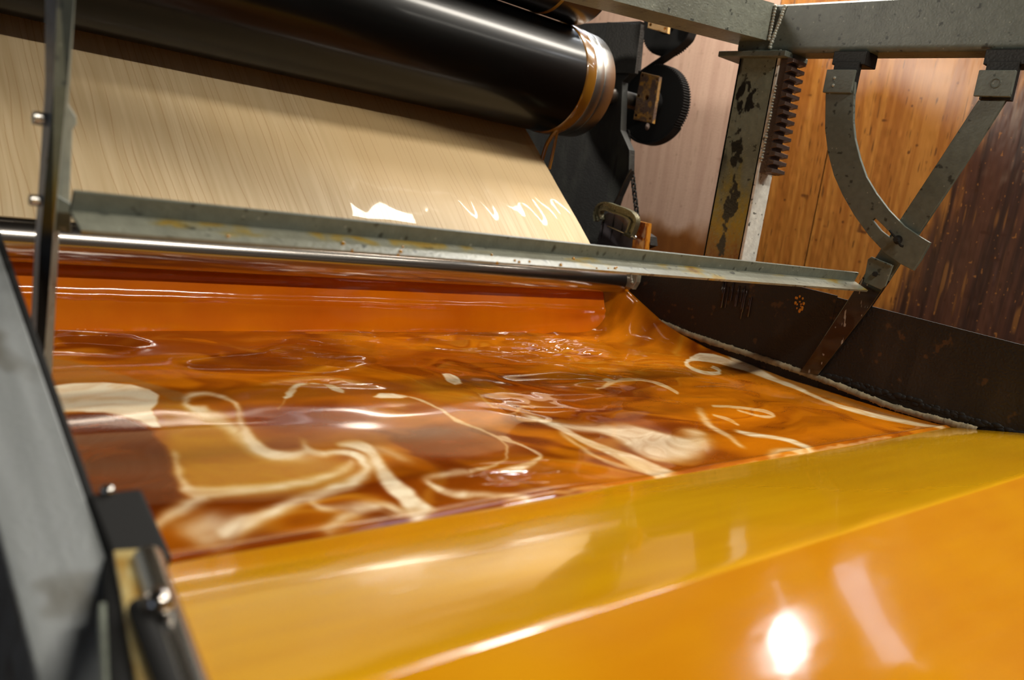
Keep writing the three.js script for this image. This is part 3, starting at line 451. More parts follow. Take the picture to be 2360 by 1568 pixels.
// ------------------------------------------------------------------ wood-grain web coming down from the black roller
const BR = { y: 1.843, z: -1.69, r: 0.135 };
{
  const N = [0.743, 0.669], T0 = [BR.y - N[0] * BR.r, BR.z - N[1] * BR.r], T1 = [RR.y + N[0] * (RR.r + 0.002), RR.z + N[1] * (RR.r + 0.002)];
  const prof = [];
  for (let i = 0; i <= 40; i++) { const a = Math.PI * 0.75 * (1 - i / 40); const c = Math.cos(a), s = Math.sin(a); const ny = -N[0] * c + (N[1]) * s * -0 , nz = -N[1] * c; // rolled back around the black roller's rear
    const ang = Math.atan2(-N[0], -N[1]) + a * -1; prof.push([BR.y + Math.sin(ang) * (BR.r + 0.002), BR.z + Math.cos(ang) * (BR.r + 0.002)]); }
  for (let i = 1; i <= 60; i++) prof.push([mix(T0[0], T1[0], i / 60), mix(T0[1], T1[1], i / 60)]);
  for (let i = 1; i <= 28; i++) { const a = Math.atan2(N[0], N[1]) - i * 0.0122; prof.push([RR.y + Math.sin(a) * (RR.r + 0.002), RR.z + Math.cos(a) * (RR.r + 0.002)]); }
  const nx = 200, x0 = -0.3, x1 = 1.6, pos = [], uv = [], idx = []; let s = 0;
  prof.forEach(([y, z], j) => {
    if (j) s += Math.hypot(y - prof[j - 1][0], z - prof[j - 1][1]);
    const flat = step(40, 55, j) * step(104, 92, j);
    for (let i = 0; i <= nx; i++) { const x = mix(x0, x1, i / nx), tri = (q) => Math.abs(q - Math.floor(q) - 0.5) * 4 - 1, ds = s - 0.64, w = 0.034 * step(0.25, 0.9, x) * (0.4 + 0.9 * vnoise(x * 6, 2, 507)) * tri(x * 12 + 1.3 * vnoise(x * 5, 4, 509)) * ds * Math.exp(-ds * ds / 0.0032) + flat * ((vnoise(x * 17, s * 6, 501) - 0.5) * 0.0015 + (vnoise(x * 34, s * 7, 505) - 0.5) * 0.0008) * step(0.3, 1.2, x); pos.push(x, y + N[0] * w, z + N[1] * w); uv.push(x - x0, s); }
  });
  const n1 = nx + 1; for (let j = 0; j < prof.length - 1; j++) for (let i = 0; i < nx; i++) { const a = j * n1 + i; idx.push(a, a + n1, a + 1, a + 1, a + n1, a + n1 + 1); }
  const g = new THREE.BufferGeometry(); g.setAttribute('position', new THREE.Float32BufferAttribute(pos, 3)); g.setAttribute('uv', new THREE.Float32BufferAttribute(uv, 2)); g.setIndex(idx); g.computeVertexNormals();
  const map = tex(1536, 1024, 1.9, 0.95, (x, y) => {
    const wv = (fbm(x * 4, y * 2.5, 511, 3) - 0.5) * 1.1 + (vnoise(x * 2, y * 9, 513) - 0.5) * 0.25, u = x * 78 + wv * 1.6 + (vnoise(x * 30, y * 6, 514) - 0.5) * 0.8, l = Math.abs(u - Math.floor(u) - 0.5) * 2;
    const fine = fbm(x * 150, y * 4, 517, 2), patch = fbm(x * 2.4, y * 2, 521, 3);
    let c = mix3([206, 184, 146], [190, 166, 126], clamp(fine * 1.4 - 0.2));
    c = mix3(c, [196, 168, 122], step(0.4, 0.7, patch));
    return mix3(c, [160, 124, 82], 0.5 * step(0.22, 0.0, l) * step(0.25, 0.6, vnoise(Math.floor(u) * 3.1, y * 7, 523)));
  });
  single('printed_web', g, phys({ map, roughness: 0.55, clearcoat: 0.14, clearcoatRoughness: 0.025, side: THREE.DoubleSide }), 'cream web printed with fine wood grain running down from the black roller', 'sheet');
}

// ------------------------------------------------------------------ rollers
{
  const o = thing('press_roller', 'large glossy black roller with an amber collar and bright steel end', 'roller', [0.6, BR.y, BR.z]);
  const black = phys({ color: new THREE.Color('#020202'), roughness: 0.36, ior: 1.24, clearcoat: 0.3, clearcoatRoughness: 0.16, bumpMap: grey(256, 256, 0.4, 0.4, (x, y) => fbm(x * 14, y * 30, 531, 3)), bumpScale: 0.0003 });
  part('barrel', lathX([[-0.5, 0.13], [-0.5, BR.r], [1.595, BR.r], [1.6, BR.r - 0.004]], BR.y, BR.z, 128), black, o);
  part('resin_collar', lathX([[1.596, BR.r - 0.004], [1.6, BR.r + 0.003], [1.628, BR.r + 0.003], [1.632, BR.r]], BR.y, BR.z, 128), phys({ color: new THREE.Color('#7a5210'), roughness: 0.25, clearcoat: 0.8 }), o);
  part('steel_end', lathX([[1.632, BR.r - 0.006], [1.634, BR.r], [1.66, BR.r], [1.662, BR.r - 0.003], [1.666, BR.r - 0.003], [1.668, BR.r - 0.001], [1.705, BR.r - 0.003], [1.712, BR.r - 0.012], [1.714, 0.05], [1.72, 0.03]], BR.y, BR.z, 128), M.brushed, o);
  part('shaft', lathX([[1.714, 0.028], [1.728, 0.028], [1.73, 0.024], [1.738, 0.024], [1.74, 0.028], [1.752, 0.028], [1.78, 0.028], [1.783, 0.024], [1.795, 0.024], [1.797, 0.028], [1.83, 0.028], [1.832, 0.022], [2.06, 0.022], [2.06, 0]], BR.y, BR.z, 40), M.brushed, o);
  const drip = phys({ color: new THREE.Color('#9a6a1e'), roughness: 0.15, clearcoat: 1, transmission: 0.25, thickness: 0 });
  part('resin_drip', tube([[1.62, 1.8003, -1.5658], [1.615, 1.7593, -1.6026], [1.61, 1.7161, -1.6419], [1.605, 1.6817, -1.6623], [1.6, 1.6346, -1.669]], 0.0055, 40, 8), drip, o);
  part('resin_drip', tube([[1.615, 1.7593, -1.6026], [1.612, 1.7275, -1.6355], [1.612, 1.673, -1.6437], [1.61, 1.6179, -1.6467]], 0.004, 40, 8), drip, o);
}
const UR = { y: 2.068, z: -1.62, r: 0.099 };
{
  const o = thing('idler_roller', 'dark roller with a tape ring above the black press roller', 'roller', [0.6, UR.y, UR.z]);
  const sat = phys({ color: new THREE.Color('#8a8480'), metalness: 1, roughness: 0.24 });
  part('barrel', lathX([[-0.5, 0.1], [-0.5, UR.r], [1.6, UR.r], [1.612, UR.r - 0.006], [1.615, 0.03], [1.62, 0]], UR.y, UR.z, 96), sat, o);
  part('tape_ring', lathX([[1.474, UR.r], [1.475, UR.r + 0.0015], [1.482, UR.r + 0.0015], [1.483, UR.r]], UR.y, UR.z, 96), std({ color: new THREE.Color('#96701c'), roughness: 0.4 }), o);
  part('shaft', rod([1.6, UR.y, UR.z], [1.905, UR.y, UR.z], 0.02), M.iron, o);
}
{
  const o = thing('chrome_roller', 'slim chrome roller pressing on the orange roll behind the angle bar', 'roller', [0.9, 1.382, -1.3686]);
  part('barrel', lathX([[-0.1, 0.02], [-0.1, 0.0315], [1.615, 0.0315], [1.618, 0.029], [1.62, 0.012], [1.625, 0]], 1.382, -1.3686, 64), M.chrome, o);
  part('shaft', rod([1.6, 1.382, -1.3686], [1.665, 1.382, -1.3686], 0.01), M.steel, o);
}

// ------------------------------------------------------------------ right side frame: upright, beams, hangers
const colTex = (() => {
  // z from -1.175 to -1.07, y from 1.25 to 2.0: chipped paint and amber run-off low down
  const chips = [[-1.1449, 1.8365], [-1.1275, 1.8503], [-1.1148, 1.8415], [-1.1131, 1.8101], [-1.1263, 1.7824], [-1.1481, 1.7724]];
  const base = paintFn([122, 130, 116], [88, 94, 78], 33);
  const blots = [[-1.15, 1.8346], [-1.132, 1.8367], [-1.1313, 1.805], [-1.1499, 1.7953], [-1.1369, 1.7223], [-1.1295, 1.7043], [-1.1297, 1.6904], [-1.1265, 1.6068], [-1.119, 1.5935], [-1.1306, 1.5449], [-1.1312, 1.578], [-1.1278, 1.5072]];
  return tex(256, 1024, 0.2, 1.0, (u, y) => {
    const z = u - 1.25, Y = y + 1.1; let c = base(u, y);
    const e = fbm(u * 90, Y * 60, 601, 4), stain = step(1.68, 1.54, Y + (fbm(u * 60, Y * 25, 605, 3) - 0.5) * 0.14);
    const grain = 0.55 + 0.9 * (fbm(u * 220, Y * 160, 609, 2) - 0.2);
    c = mix3(c, [158, 134, 26], clamp(stain * grain)); c = mix3(c, [120, 72, 12], clamp(step(1.56, 1.44, Y + (fbm(u * 50, Y * 30, 611, 3) - 0.5) * 0.1) * grain));
    let m = 0; for (const [bz, by] of blots) { const d = Math.hypot((z - bz) / 0.011, (Y - by) / 0.026); m = Math.max(m, step(1.0, 0.6, d + (e - 0.5) * 2.6)); }
    const edge = step(0.028, 0.0, z + 1.172) * step(0.48, 0.6, fbm(u * 70, Y * 18, 615, 3)) * step(1.62, 1.72, Y); m = Math.max(m, edge * 0.9);
    return mix3(c, [24, 24, 22], m);
  });
})();
colTex.offset.set(1.25 / 0.2, -1.1 / 1.0);
{
  const o = thing('frame_upright', 'grey painted steel upright with chipped paint and an amber stained foot', 'frame', [1.69, 0, -1.12]);
  const m = phys({ map: colTex, roughness: 0.36, bumpMap: fineBump, bumpScale: 0.0008, clearcoat: 0.3, clearcoatRoughness: 0.25 });
  part('side_web', box(1.66, 1.667, 0, 1.935, -1.172, -1.076, 0.002), m, o);
  part('front_flange', box(1.66, 1.716, 0, 1.935, -1.083, -1.072, 0.002), phys({ map: tex(512, 512, 0.6, 0.6, paintFn([222, 222, 214], [188, 188, 178], 37)), roughness: 0.4, bumpMap: fineBump, bumpScale: 0.0004 }), o);  // whitened paint stands in for the stronger light on this face
  part('rear_flange', box(1.66, 1.716, 0, 1.935, -1.172, -1.165, 0.002), M.paintDark, o);
  const beads = []; for (let k = 0; k < 26; k++) { const y = 1.69 + k * 0.0062; beads.push(ball([1.661 + (rnd() - 0.5) * 0.002, y, -1.0705], 0.0022 + rnd() * 0.0018, [1.2, 0.9, 1])); }
  part('weld_bead', beads, M.weld, o);
}
{
  const o = thing('gear_rack', 'dark toothed gear rack fixed along the front of the grey upright', 'gear rack', [1.71, 1.8, -1.055]);
  part('back_bar', box(1.662, 1.7, 1.664, 1.9, -1.0715, -1.052, 0.002), M.rackSteel, o);
  for (let k = 0; k < 14; k++) {
    const y = 1.672 + k * 0.0172, s = new THREE.Shape([[0, -0.0062], [0, 0.0062], [0.013, 0.0028], [0.013, -0.0028]].map(([a, b]) => new THREE.Vector2(a, b)));
    const g = new THREE.ExtrudeGeometry(s, { depth: 0.05, bevelEnabled: true, bevelSize: 0.0008, bevelThickness: 0.0008, bevelSegments: 1 });
    g.rotateY(-Math.PI / 2); g.translate(1.708, y, -1.053);
    part('tooth', metric(g), M.rackSteel, o);
  }
}
{
  const o = thing('side_beam', 'grey steel channel beam running towards the camera on top of the upright', 'beam', [1.69, 1.96, -0.6]);
  const m = M.paintDark;  // darker grey stands in for the dimmer light on its side face
  // web with a rolled lower flange, running in z
  const sh = new THREE.Shape(); sh.moveTo(1.66, 2.004); sh.lineTo(1.664, 2.008); sh.lineTo(1.72, 2.008); sh.lineTo(1.72, 1.999); sh.lineTo(1.67, 1.998); sh.lineTo(1.67, 1.93); sh.lineTo(1.72, 1.924); sh.lineTo(1.72, 1.912); sh.lineTo(1.668, 1.912); sh.quadraticCurveTo(1.66, 1.914, 1.66, 1.924); sh.closePath();
  const g = new THREE.ExtrudeGeometry(sh, { depth: 1.33, bevelEnabled: true, bevelSize: 0.001, bevelThickness: 0.001, bevelSegments: 1 }); g.translate(0, 0, -1.18);
  part('channel', metric(g), m, o);
  part('end_plate', box(1.64, 1.73, 1.9, 1.912, -1.215, -1.05, 0.002), M.paintDark, o);
  const beads = []; for (let k = 0; k < 16; k++) beads.push(ball([1.657 + (rnd() - 0.5) * 0.002, 1.922 + k * 0.0054, -1.1 + 0.018 * k / 16], 0.0034 + rnd() * 0.0015));
  part('weld_bead', beads, M.weld, o);
}
{
  const o = thing('cross_beam', 'grey steel beam crossing the machine above the black roller to the upright', 'beam', [1.0, 1.96, -1.2]);
  // slightly askew to the rolls
  const a = [0.2, -1.62], b = [1.655, -1.108], dir = new THREE.Vector2(b[0] - a[0], b[1] - a[1]).normalize(), n = [-dir.y, dir.x];
  const ring = (p) => [[p[0] + n[0] * 0.0, 1.935, p[1] + n[1] * 0.0], [p[0], 2.01, p[1]], [p[0] - n[0] * 0.008, 2.012, p[1] - n[1] * 0.008], [p[0] - n[0] * 0.06, 2.012, p[1] - n[1] * 0.06], [p[0] - n[0] * 0.1, 1.99, p[1] - n[1] * 0.1], [p[0] - n[0] * 0.1, 1.935, p[1] - n[1] * 0.1]];
  const A = ring([-0.5, a[1] - 0.7 * dir.y / dir.x]), B = ring(b), pos = [], N2 = A.length;
  for (let k = 0; k < N2; k++) { const l = (k + 1) % N2; for (const t of [A[k], B[k], B[l], A[k], B[l], A[l]]) pos.push(...t); }
  for (let k = 1; k < N2 - 1; k++) { pos.push(...B[0], ...B[k + 1], ...B[k], ...A[0], ...A[k], ...A[k + 1]); }
  const g = new THREE.BufferGeometry(); g.setAttribute('position', new THREE.Float32BufferAttribute(pos, 3)); g.computeVertexNormals();
  part('hollow_section', metric(g), M.paint, o);
  part('end_weld', Array.from({ length: 12 }, (_, k) => ball([1.655, 1.938 + k * 0.006, -1.104], 0.0032 + rnd() * 0.001)), M.weld, o);
}
const hanger = (z0, z1, label) => {
  const o = thing('hanger_bracket', label, 'bracket', [1.66, 1.87, (z0 + z1) / 2]);
  part('top_lug', box(1.65, 1.7, 1.885, 1.911, z0 - 0.004, z1 + 0.004, 0.002), M.iron, o);  // lug and back plate darkened to stand for shade under the beam
  part('back_plate', box(1.6465, 1.66, 1.825, 1.89, z0 + 0.004, z1 - 0.004, 0.001), M.iron, o);
  part('clip_plate', box(1.63, 1.6375, 1.828, 1.872, z0, z1, 0.0015), M.paintDark, o);
  return o;
};
{
  const a = hanger(-0.945, -0.886, 'grey clip bracket under the beam holding the curved slotted plate');
  parts('rivet', [[-0.925, 1.856], [-0.925, 1.842]].map(([z, y]) => ball([1.6295, y, z], 0.003, [0.5, 1, 1])), M.weld, a);
  const b = hanger(-0.66, -0.6, 'grey clip bracket under the beam holding the top of the inclined arm');
  const ring = new THREE.TorusGeometry(0.0075, 0.0012, 8, 24); ring.rotateY(Math.PI / 2); ring.translate(1.63, 1.85, -0.628);
  part('stamped_ring', ring, M.paintDark, b);
}
{
  // curved plate with the slot
  const o = thing('quadrant_plate', 'curved grey slotted plate hanging from the beam to the inclined arm', 'bracket', [1.64, 1.65, -0.85]);
  const outline = [[-0.9468, 1.8499], [-0.9384, 1.8083], [-0.9281, 1.7584], [-0.9114, 1.713], [-0.8903, 1.6726], [-0.8642, 1.6372], [-0.832, 1.6015], [-0.7956, 1.568], [-0.7549, 1.5386], [-0.7226, 1.5241], [-0.6983, 1.5168], [-0.6894, 1.5375], [-0.6795, 1.5706], [-0.7012, 1.5794], [-0.7318, 1.5937], [-0.7672, 1.6191], [-0.799, 1.6481], [-0.8242, 1.6759], [-0.8449, 1.7095], [-0.8626, 1.7453], [-0.8734, 1.7776], [-0.8807, 1.8142], [-0.8863, 1.8507]];
  const slot = [[-0.7944, 1.597], [-0.7903, 1.6017], [-0.7704, 1.5886], [-0.7504, 1.5742], [-0.7534, 1.569], [-0.7735, 1.5801]];
  const g = plateX(outline, 1.638, 1.6465, 0.001, [slot]);
  part('plate', g, M.paintDark, o);
  const c = [1.637, 1.5673, -0.7378];
  part('washer', (() => { const q = new THREE.CylinderGeometry(0.0085, 0.0085, 0.003, 24); q.rotateZ(Math.PI / 2); q.translate(c[0] + 0.002, c[1], c[2]); return q; })(), M.iron, o);
  part('wing_nut', [boltX([c[0] - 0.004, c[1], c[2]], 0.005, 0.012), tube([[c[0] - 0.004, c[1] + 0.003, c[2] - 0.003], [c[0] - 0.008, c[1] + 0.012, c[2] - 0.012], [c[0] - 0.007, c[1] + 0.015, c[2] - 0.015]], 0.0022, 12, 8), tube([[c[0] - 0.004, c[1] - 0.003, c[2] + 0.003], [c[0] - 0.008, c[1] - 0.01, c[2] + 0.012], [c[0] - 0.007, c[1] - 0.01, c[2] + 0.016]], 0.0022, 12, 8)], M.iron, o);
}
{
  const o = thing('inclined_arm', 'grey inclined flat arm from the beam down to the resin, its lower end black', 'arm', [1.66, 1.55, -0.74]);
  const up = [[-0.6568, 1.8239], [-0.6115, 1.8252], [-0.6553, 1.7098], [-0.7049, 1.5877], [-0.7427, 1.4901], [-0.7937, 1.4879], [-0.7441, 1.6107], [-0.6992, 1.7194]], low = [[-0.7937, 1.4879], [-0.7427, 1.4901], [-0.7672, 1.4322], [-0.8408, 1.2835], [-0.8802, 1.2788], [-0.8597, 1.3252]];
  part('upper_bar', plateX(up, 1.647, 1.6545), M.paintDark, o);
  part('lower_bar', plateX(low, 1.647, 1.6545), phys({ map: tex(256, 512, 0.15, 0.3, (x, y) => { const n = fbm(x * 60, y * 40, 631, 4); const sc = vnoise(x * 160, y * 46, 633) * vnoise(x * 420, y * 120, 634); return mix3(mix3([44, 42, 38], [18, 17, 16], step(0.35, 0.6, n)), [150, 150, 145], step(0.55, 0.7, sc)); }), roughness: 0.25, clearcoat: 0.6 }), o, 'wet black lower end');
}

// ------------------------------------------------------------------ black side plates at the right of the puddle
const damTex = tex(1024, 512, 1.2, 0.6, (x, y) => {
  const n = fbm(x * 14, y * 8, 641, 4), v = fbm(x * 46, y * 7, 645, 3), p = fbm(x * 60, y * 60, 649, 3);
  let c = mix3([16, 14, 13], [34, 29, 25], step(0.4, 0.75, n)); c = mix3(c, [14, 12, 11], 0.8 * step(0.5, 0.72, v)); c = mix3(c, [96, 62, 30], 0.6 * step(0.72, 0.82, p));
  return c;
});
M.dam = phys({ map: damTex, roughness: 0.6, bumpMap: fineBump, bumpScale: 0.0012 });
{
  const o = thing('side_plate', 'black crusted side plate closing the right edge of the puddle', 'plate', [1.67, 1.2, -0.9]);
  part('rear_plate', plateX([[-1.5, 0.9], [-0.84, 0.9], [-0.84, 1.444], [-1.05, 1.452], [-1.3, 1.452], [-1.36, 1.36], [-1.5, 1.36]], 1.656, 1.6585), M.dam, o);
  part('front_plate', plateX([[-0.845, 0.9], [-0.1, 0.9], [-0.1, 1.42], [-0.5, 1.424], [-0.77, 1.437], [-0.845, 1.441]], 1.657, 1.6595), M.dam, o);
  const ridge = []; for (let k = 0; k < 240; k++) { const t = k / 239, z = mix(-0.83, -0.44, t), y = 1.285 - 0.012 * t + (rnd() - 0.5) * 0.01; ridge.push(ball([1.657, y, z], 0.002 + rnd() * rnd() * 0.007, [0.5, 0.8, 1.3])); }
  part('tar_ridge', ridge, std({ color: new THREE.Color('#0e0d0c'), roughness: 0.7 }), o);
  const pb = [1.656, 1.4131, -0.9169], spl = []; for (let k = 0; k < 16; k++) spl.push(ball([1.656, pb[1] + (rnd() - 0.5) * 0.03, pb[2] + (rnd() - 0.5) * 0.02], 0.0012 + rnd() * 0.0018, [0.4, 1.3, 1]));
  part('resin_splash', spl, std({ color: new THREE.Color('#b27414'), roughness: 0.4 }), o);
  const wet = []; for (let k = 0; k < 22; k++) { const q = [1.656, 1.4082, -1.0637], y = q[1] + (rnd() - 0.3) * 0.03, z = q[2] + (rnd() - 0.5) * 0.085, l = 0.012 + rnd() * 0.035; wet.push(rod([1.6555, y, z], [1.6555, y - l, z], 0.0014 + rnd() * 0.0016, 8)); }
  part('wet_run', wet, phys({ color: new THREE.Color('#1a0b04'), roughness: 0.06, clearcoat: 1 }), o);
}
{
  // crust of dried foam along the plate
  const pts = [[1.6535, 1.3062, -1.2687], [1.6535, 1.2988, -1.2073], [1.6535, 1.2931, -1.1511], [1.6535, 1.2875, -1.0349], [1.6535, 1.2826, -0.9383], [1.6535, 1.2764, -0.8479], [1.6535, 1.2681, -0.763], [1.6535, 1.2611, -0.6837], [1.6535, 1.2606, -0.603], [1.6535, 1.2621, -0.534]].map(V);
  const curve = new THREE.CatmullRomCurve3(pts), n = 420, rs = 10, pos = [], idx = [];
  for (let i = 0; i <= n; i++) { const p = curve.getPoint(i / n); for (let k = 0; k < rs; k++) { const a = k / rs * Math.PI * 2, r = 0.0032 + 0.003 * fbm(i * 0.16, k * 0.5, 651, 3) + (hash(i, k, 5) > 0.9 ? 0.0012 : 0); pos.push(p.x + Math.cos(a) * r * 0.9, p.y + Math.sin(a) * r * 1.3, p.z); } }
  for (let i = 0; i < n; i++) for (let k = 0; k < rs; k++) { const a = i * rs + k, b = i * rs + (k + 1) % rs; idx.push(a, b, a + rs, b, b + rs, a + rs); }
  const g = new THREE.BufferGeometry(); g.setAttribute('position', new THREE.Float32BufferAttribute(pos, 3)); g.setIndex(idx); g.computeVertexNormals();
  const uv = new Float32Array(pos.length / 3 * 2); for (let i = 0; i < uv.length / 2; i++) { uv[2 * i] = pos[3 * i + 2]; uv[2 * i + 1] = pos[3 * i + 1]; } g.setAttribute('uv', new THREE.BufferAttribute(uv, 2));
  single('foam_crust', g, std({ map: tex(256, 64, 0.3, 0.08, (x, y) => mix3([186, 172, 138], [120, 112, 92], fbm(x * 90, y * 90, 655, 3))), roughness: 0.8 }), 'pale rough crust of dried foam along the foot of the black side plate', 'crust');
}

// ------------------------------------------------------------------ angle bar across the front, its post on the left
const barStain = tex(2048, 96, 1.7, 0.1, (x, y) => {
  const b = paintFn([126, 127, 113], [104, 102, 84], 43)(x, y), n = fbm(x * 9, y * 22, 661, 4), r = fbm(x * 42, y * 60, 665, 3);
  let c = mix3(b, [150, 116, 22], 0.85 * step(0.58, 0.72, n) * step(0.3, 0.6, r)); c = mix3(c, [96, 62, 12], 0.8 * step(0.68, 0.78, n) * step(0.5, 0.7, r));
  return c;
});
{
  const o = thing('angle_bar', 'long grey angle bar with amber drips crossing above the puddle', 'bar', [0.95, 1.48, -0.8]);
  const face = phys({ map: barStain, roughness: 0.4, bumpMap: fineBump, bumpScale: 0.0007, clearcoat: 0.3, clearcoatRoughness: 0.3 });
  
  // leg one follows the lean of the arm, leg two juts towards the camera and down
  part('back_leg', barX([[-0.8, 1.479], [-0.7945, 1.4955], [-0.798, 1.4968], [-0.8048, 1.4775]], 0.236, 1.632, 0.0006), M.paintDark, o);  // darker grey paints in the shade on this downward leg
  part('front_leg', barX([[-0.8, 1.479], [-0.8048, 1.4772], [-0.7715, 1.4633], [-0.7698, 1.4665]], 0.236, 1.632, 0.0006), face, o);
  const drops = []; for (let k = 0; k < 18; k++) { const x = 0.3 + rnd() * 0.75, t = rnd() * rnd(), y = 1.4655 + t * 0.013; drops.push(ball([x, y, -0.768 - t * 0.031], 0.0012 + rnd() * 0.0014, [1, 1.3, 0.7])); }
  part('resin_drop', drops, phys({ color: new THREE.Color('#a87412'), roughness: 0.1, clearcoat: 1 }), o);
}
{
  const o = thing('end_clip', 'small grey clip bolting the angle bar to the inclined arm', 'bracket', [1.645, 1.48, -0.8]);
  part('tab', plateX([[-0.7841, 1.5234], [-0.7785, 1.5292], [-0.7344, 1.5199], [-0.7403, 1.4798], [-0.747, 1.472], [-0.783, 1.4804]], 1.6325, 1.6375, 0.001), M.paintDark, o);
  part('bolt', boltX([1.631, 1.4987, -0.763], 0.005, 0.006), M.iron, o);
  part('lip', strut([1.632, 1.5277, -0.7777], [1.632, 1.5188, -0.7362], 0.006, 0.004), M.paintDark, o);
}
{
  const o = thing('left_post', 'narrow grey post with bolted bracket holding the left end of the angle bar', 'post', [0.23, 1.5, -0.83]);
  // quadrilateral section, wider at the top
  const L = [[0.222, 1.6696, -0.8617], [0.222, 1.5772, -0.8419], [0.222, 1.4445, -0.8446], [0.222, 1.368, -0.8417], [0.222, 1.2894, -0.8388]], C = [[0.219, 1.6654, -0.8136], [0.219, 1.5772, -0.8063], [0.219, 1.4481, -0.818], [0.219, 1.3743, -0.8125], [0.219, 1.2997, -0.8044]], R = [[0.2303, 1.6679, -0.806], [0.2298, 1.5792, -0.81], [0.2265, 1.4498, -0.81], [0.2258, 1.3749, -0.81], [0.2253, 1.2977, -0.81]];
  const quads = (P, Q) => { const p = []; for (let k = 0; k < P.length - 1; k++) p.push(...P[k], ...P[k + 1], ...Q[k + 1], ...P[k], ...Q[k + 1], ...Q[k]); return p; };
  const mk = (pos) => { const g = new THREE.BufferGeometry(); g.setAttribute('position', new THREE.Float32BufferAttribute(pos, 3)); g.computeVertexNormals(); return metric(g); };
  const Bk = L.map(([x, y, z], k) => [x + 0.02, y, z - 0.002]);
  const side = tex(128, 1024, 0.1, 1, (x, y) => { const b = paintFn([84, 86, 72], [84, 76, 34], 47)(x, y), Y = y + 1.0; const s = step(1.53, 1.47, Y + (fbm(x * 90, y * 24, 671, 3) - 0.5) * 0.06); return mix3(b, mix3([92, 70, 10], [12, 10, 8], step(1.475, 1.45, Y + (fbm(x * 90, y * 30, 675, 3) - 0.5) * 0.03)), s); });  // dark grey base paints in shade; amber and black are stains
  side.offset.set(0, -1);
  part('outer_face', mk(quads(L, C)), phys({ map: tex(256, 512, 0.4, 0.8, paintFn([190, 196, 200], [150, 154, 156], 53)), roughness: 0.35 }), o);  // pale bluish coat paints in the daylight on this face
  part('front_face', mk(quads(C, R)), phys({ map: side, roughness: 0.4 }), o, 'front face stained amber, then black');
  part('back_face', mk([...quads(R, Bk), ...quads(Bk, L)]), M.paintDark, o);
  part('top_bolt', [boltX([0.216, 1.5504, -0.8247], 0.006, 0.012), boltX([0.222, 1.5506, -0.8425], 0.004, 0.012)], M.steel, o);
  part('low_bolt', [boltX([0.216, 1.4829, -0.8242], 0.005, 0.01)], M.steel, o);
  // bracket strap behind the post, standing a finger off it
  const strap = [[0.2355, 1.5684], [0.2441, 1.5562], [0.2448, 1.5508], [0.2417, 1.5449], [0.2429, 1.4933], [0.2439, 1.4822], [0.2414, 1.4726], [0.2362, 1.4881], [0.2327, 1.5471]];
  const s = new THREE.Shape(strap.map(([x, y]) => new THREE.Vector2(x, y))), g = new THREE.ExtrudeGeometry(s, { depth: 0.006, bevelEnabled: true, bevelSize: 0.001, bevelThickness: 0.001, bevelSegments: 1 }); g.translate(0, 0, -0.838);
  part('strap', metric(g), phys({ map: tex(128, 256, 0.1, 0.2, paintFn([150, 152, 140], [120, 104, 50], 57)), roughness: 0.35 }), o);
  const foot = [[0.2306, 1.4884], [0.2412, 1.4828], [0.2427, 1.4586], [0.2392, 1.4595], [0.2296, 1.4594]];
  const s2 = new THREE.Shape(foot.map(([x, y]) => new THREE.Vector2(x, y))), g2 = new THREE.ExtrudeGeometry(s2, { depth: 0.012, bevelEnabled: true, bevelSize: 0.001, bevelThickness: 0.001, bevelSegments: 1 }); g2.translate(0, 0, -0.832);
  part('foot_lug', metric(g2), M.paintDark, o);
}

// ------------------------------------------------------------------ drive side: frame plate, gears, belt, bearing blocks
{
  const o = thing('frame_plate', 'dark oily iron frame plate behind the end of the black roller', 'plate', [1.8, 1.2, -1.65]);
  const m = phys({ map: tex(512, 1024, 0.6, 1.2, (x, y) => { const n = fbm(x * 16, y * 9, 681, 4), d = vnoise(x * 110, y * 12, 685); let c = mix3([13, 13, 12], [38, 40, 35], step(0.45, 0.75, n)); c = mix3(c, [12, 11, 10], 0.7 * step(0.6, 0.8, d)); return c; }), roughness: 0.6, bumpMap: fineBump, bumpScale: 0.0007 });
  part('plate', plateX([[-2.1427, 2.0396], [-1.6359, 2.0375], [-1.6228, 1.9125], [-1.6615, 1.8805], [-1.6391, 1.7529], [-1.5973, 1.7036], [-1.5869, 1.6504], [-1.5981, 1.6113], [-1.6095, 1.5787], [-1.6161, 1.5451], [-1.6186, 1.4499], [-1.616, 1.3301], [-2.3505, 1.1975], [-2.4962, 1.8526]], 1.846, 1.87, 0.002), m, o);
  part('edge_strip', plateX([[-1.7395, 2.0353], [-1.6178, 2.0257], [-1.6106, 1.9006], [-1.7348, 1.8999]], 1.832, 1.8455, 0.001), M.iron, o);
  part('oil_lip', tube([[1.84, 1.6532, -1.5742], [1.84, 1.6196, -1.5895], [1.84, 1.5835, -1.6031], [1.84, 1.5294, -1.6256], [1.84, 1.4546, -1.6507]], 0.0025, 30, 8), phys({ color: new THREE.Color('#2a2520'), roughness: 0.1, clearcoat: 1 }), o);
}
function gear(name, label, x, y, z, r, teeth) {
  const o = thing(name, label, 'gear', [x, y, z]);
  const s = new THREE.Shape(); const n = teeth * 4;
  for (let k = 0; k <= n; k++) { const a = k / n * Math.PI * 2, rr = r + [0, 0.0045, 0.0045, 0][k % 4] - 0.004; const px = Math.cos(a) * rr, py = Math.sin(a) * rr; k ? s.lineTo(px, py) : s.moveTo(px, py); }
  const g = new THREE.ExtrudeGeometry(s, { depth: 0.034, bevelEnabled: false }); g.translate(0, 0, -0.017); g.rotateY(Math.PI / 2); g.translate(x, y, z);
  part('toothed_disc', metric(g), M.blackRubber, o);
  const hub = new THREE.CylinderGeometry(r * 0.3, r * 0.34, 0.02, 40); hub.rotateZ(Math.PI / 2); hub.translate(x - 0.027, y, z);
  part('hub', hub, M.blackIron, o);
  return o;
}
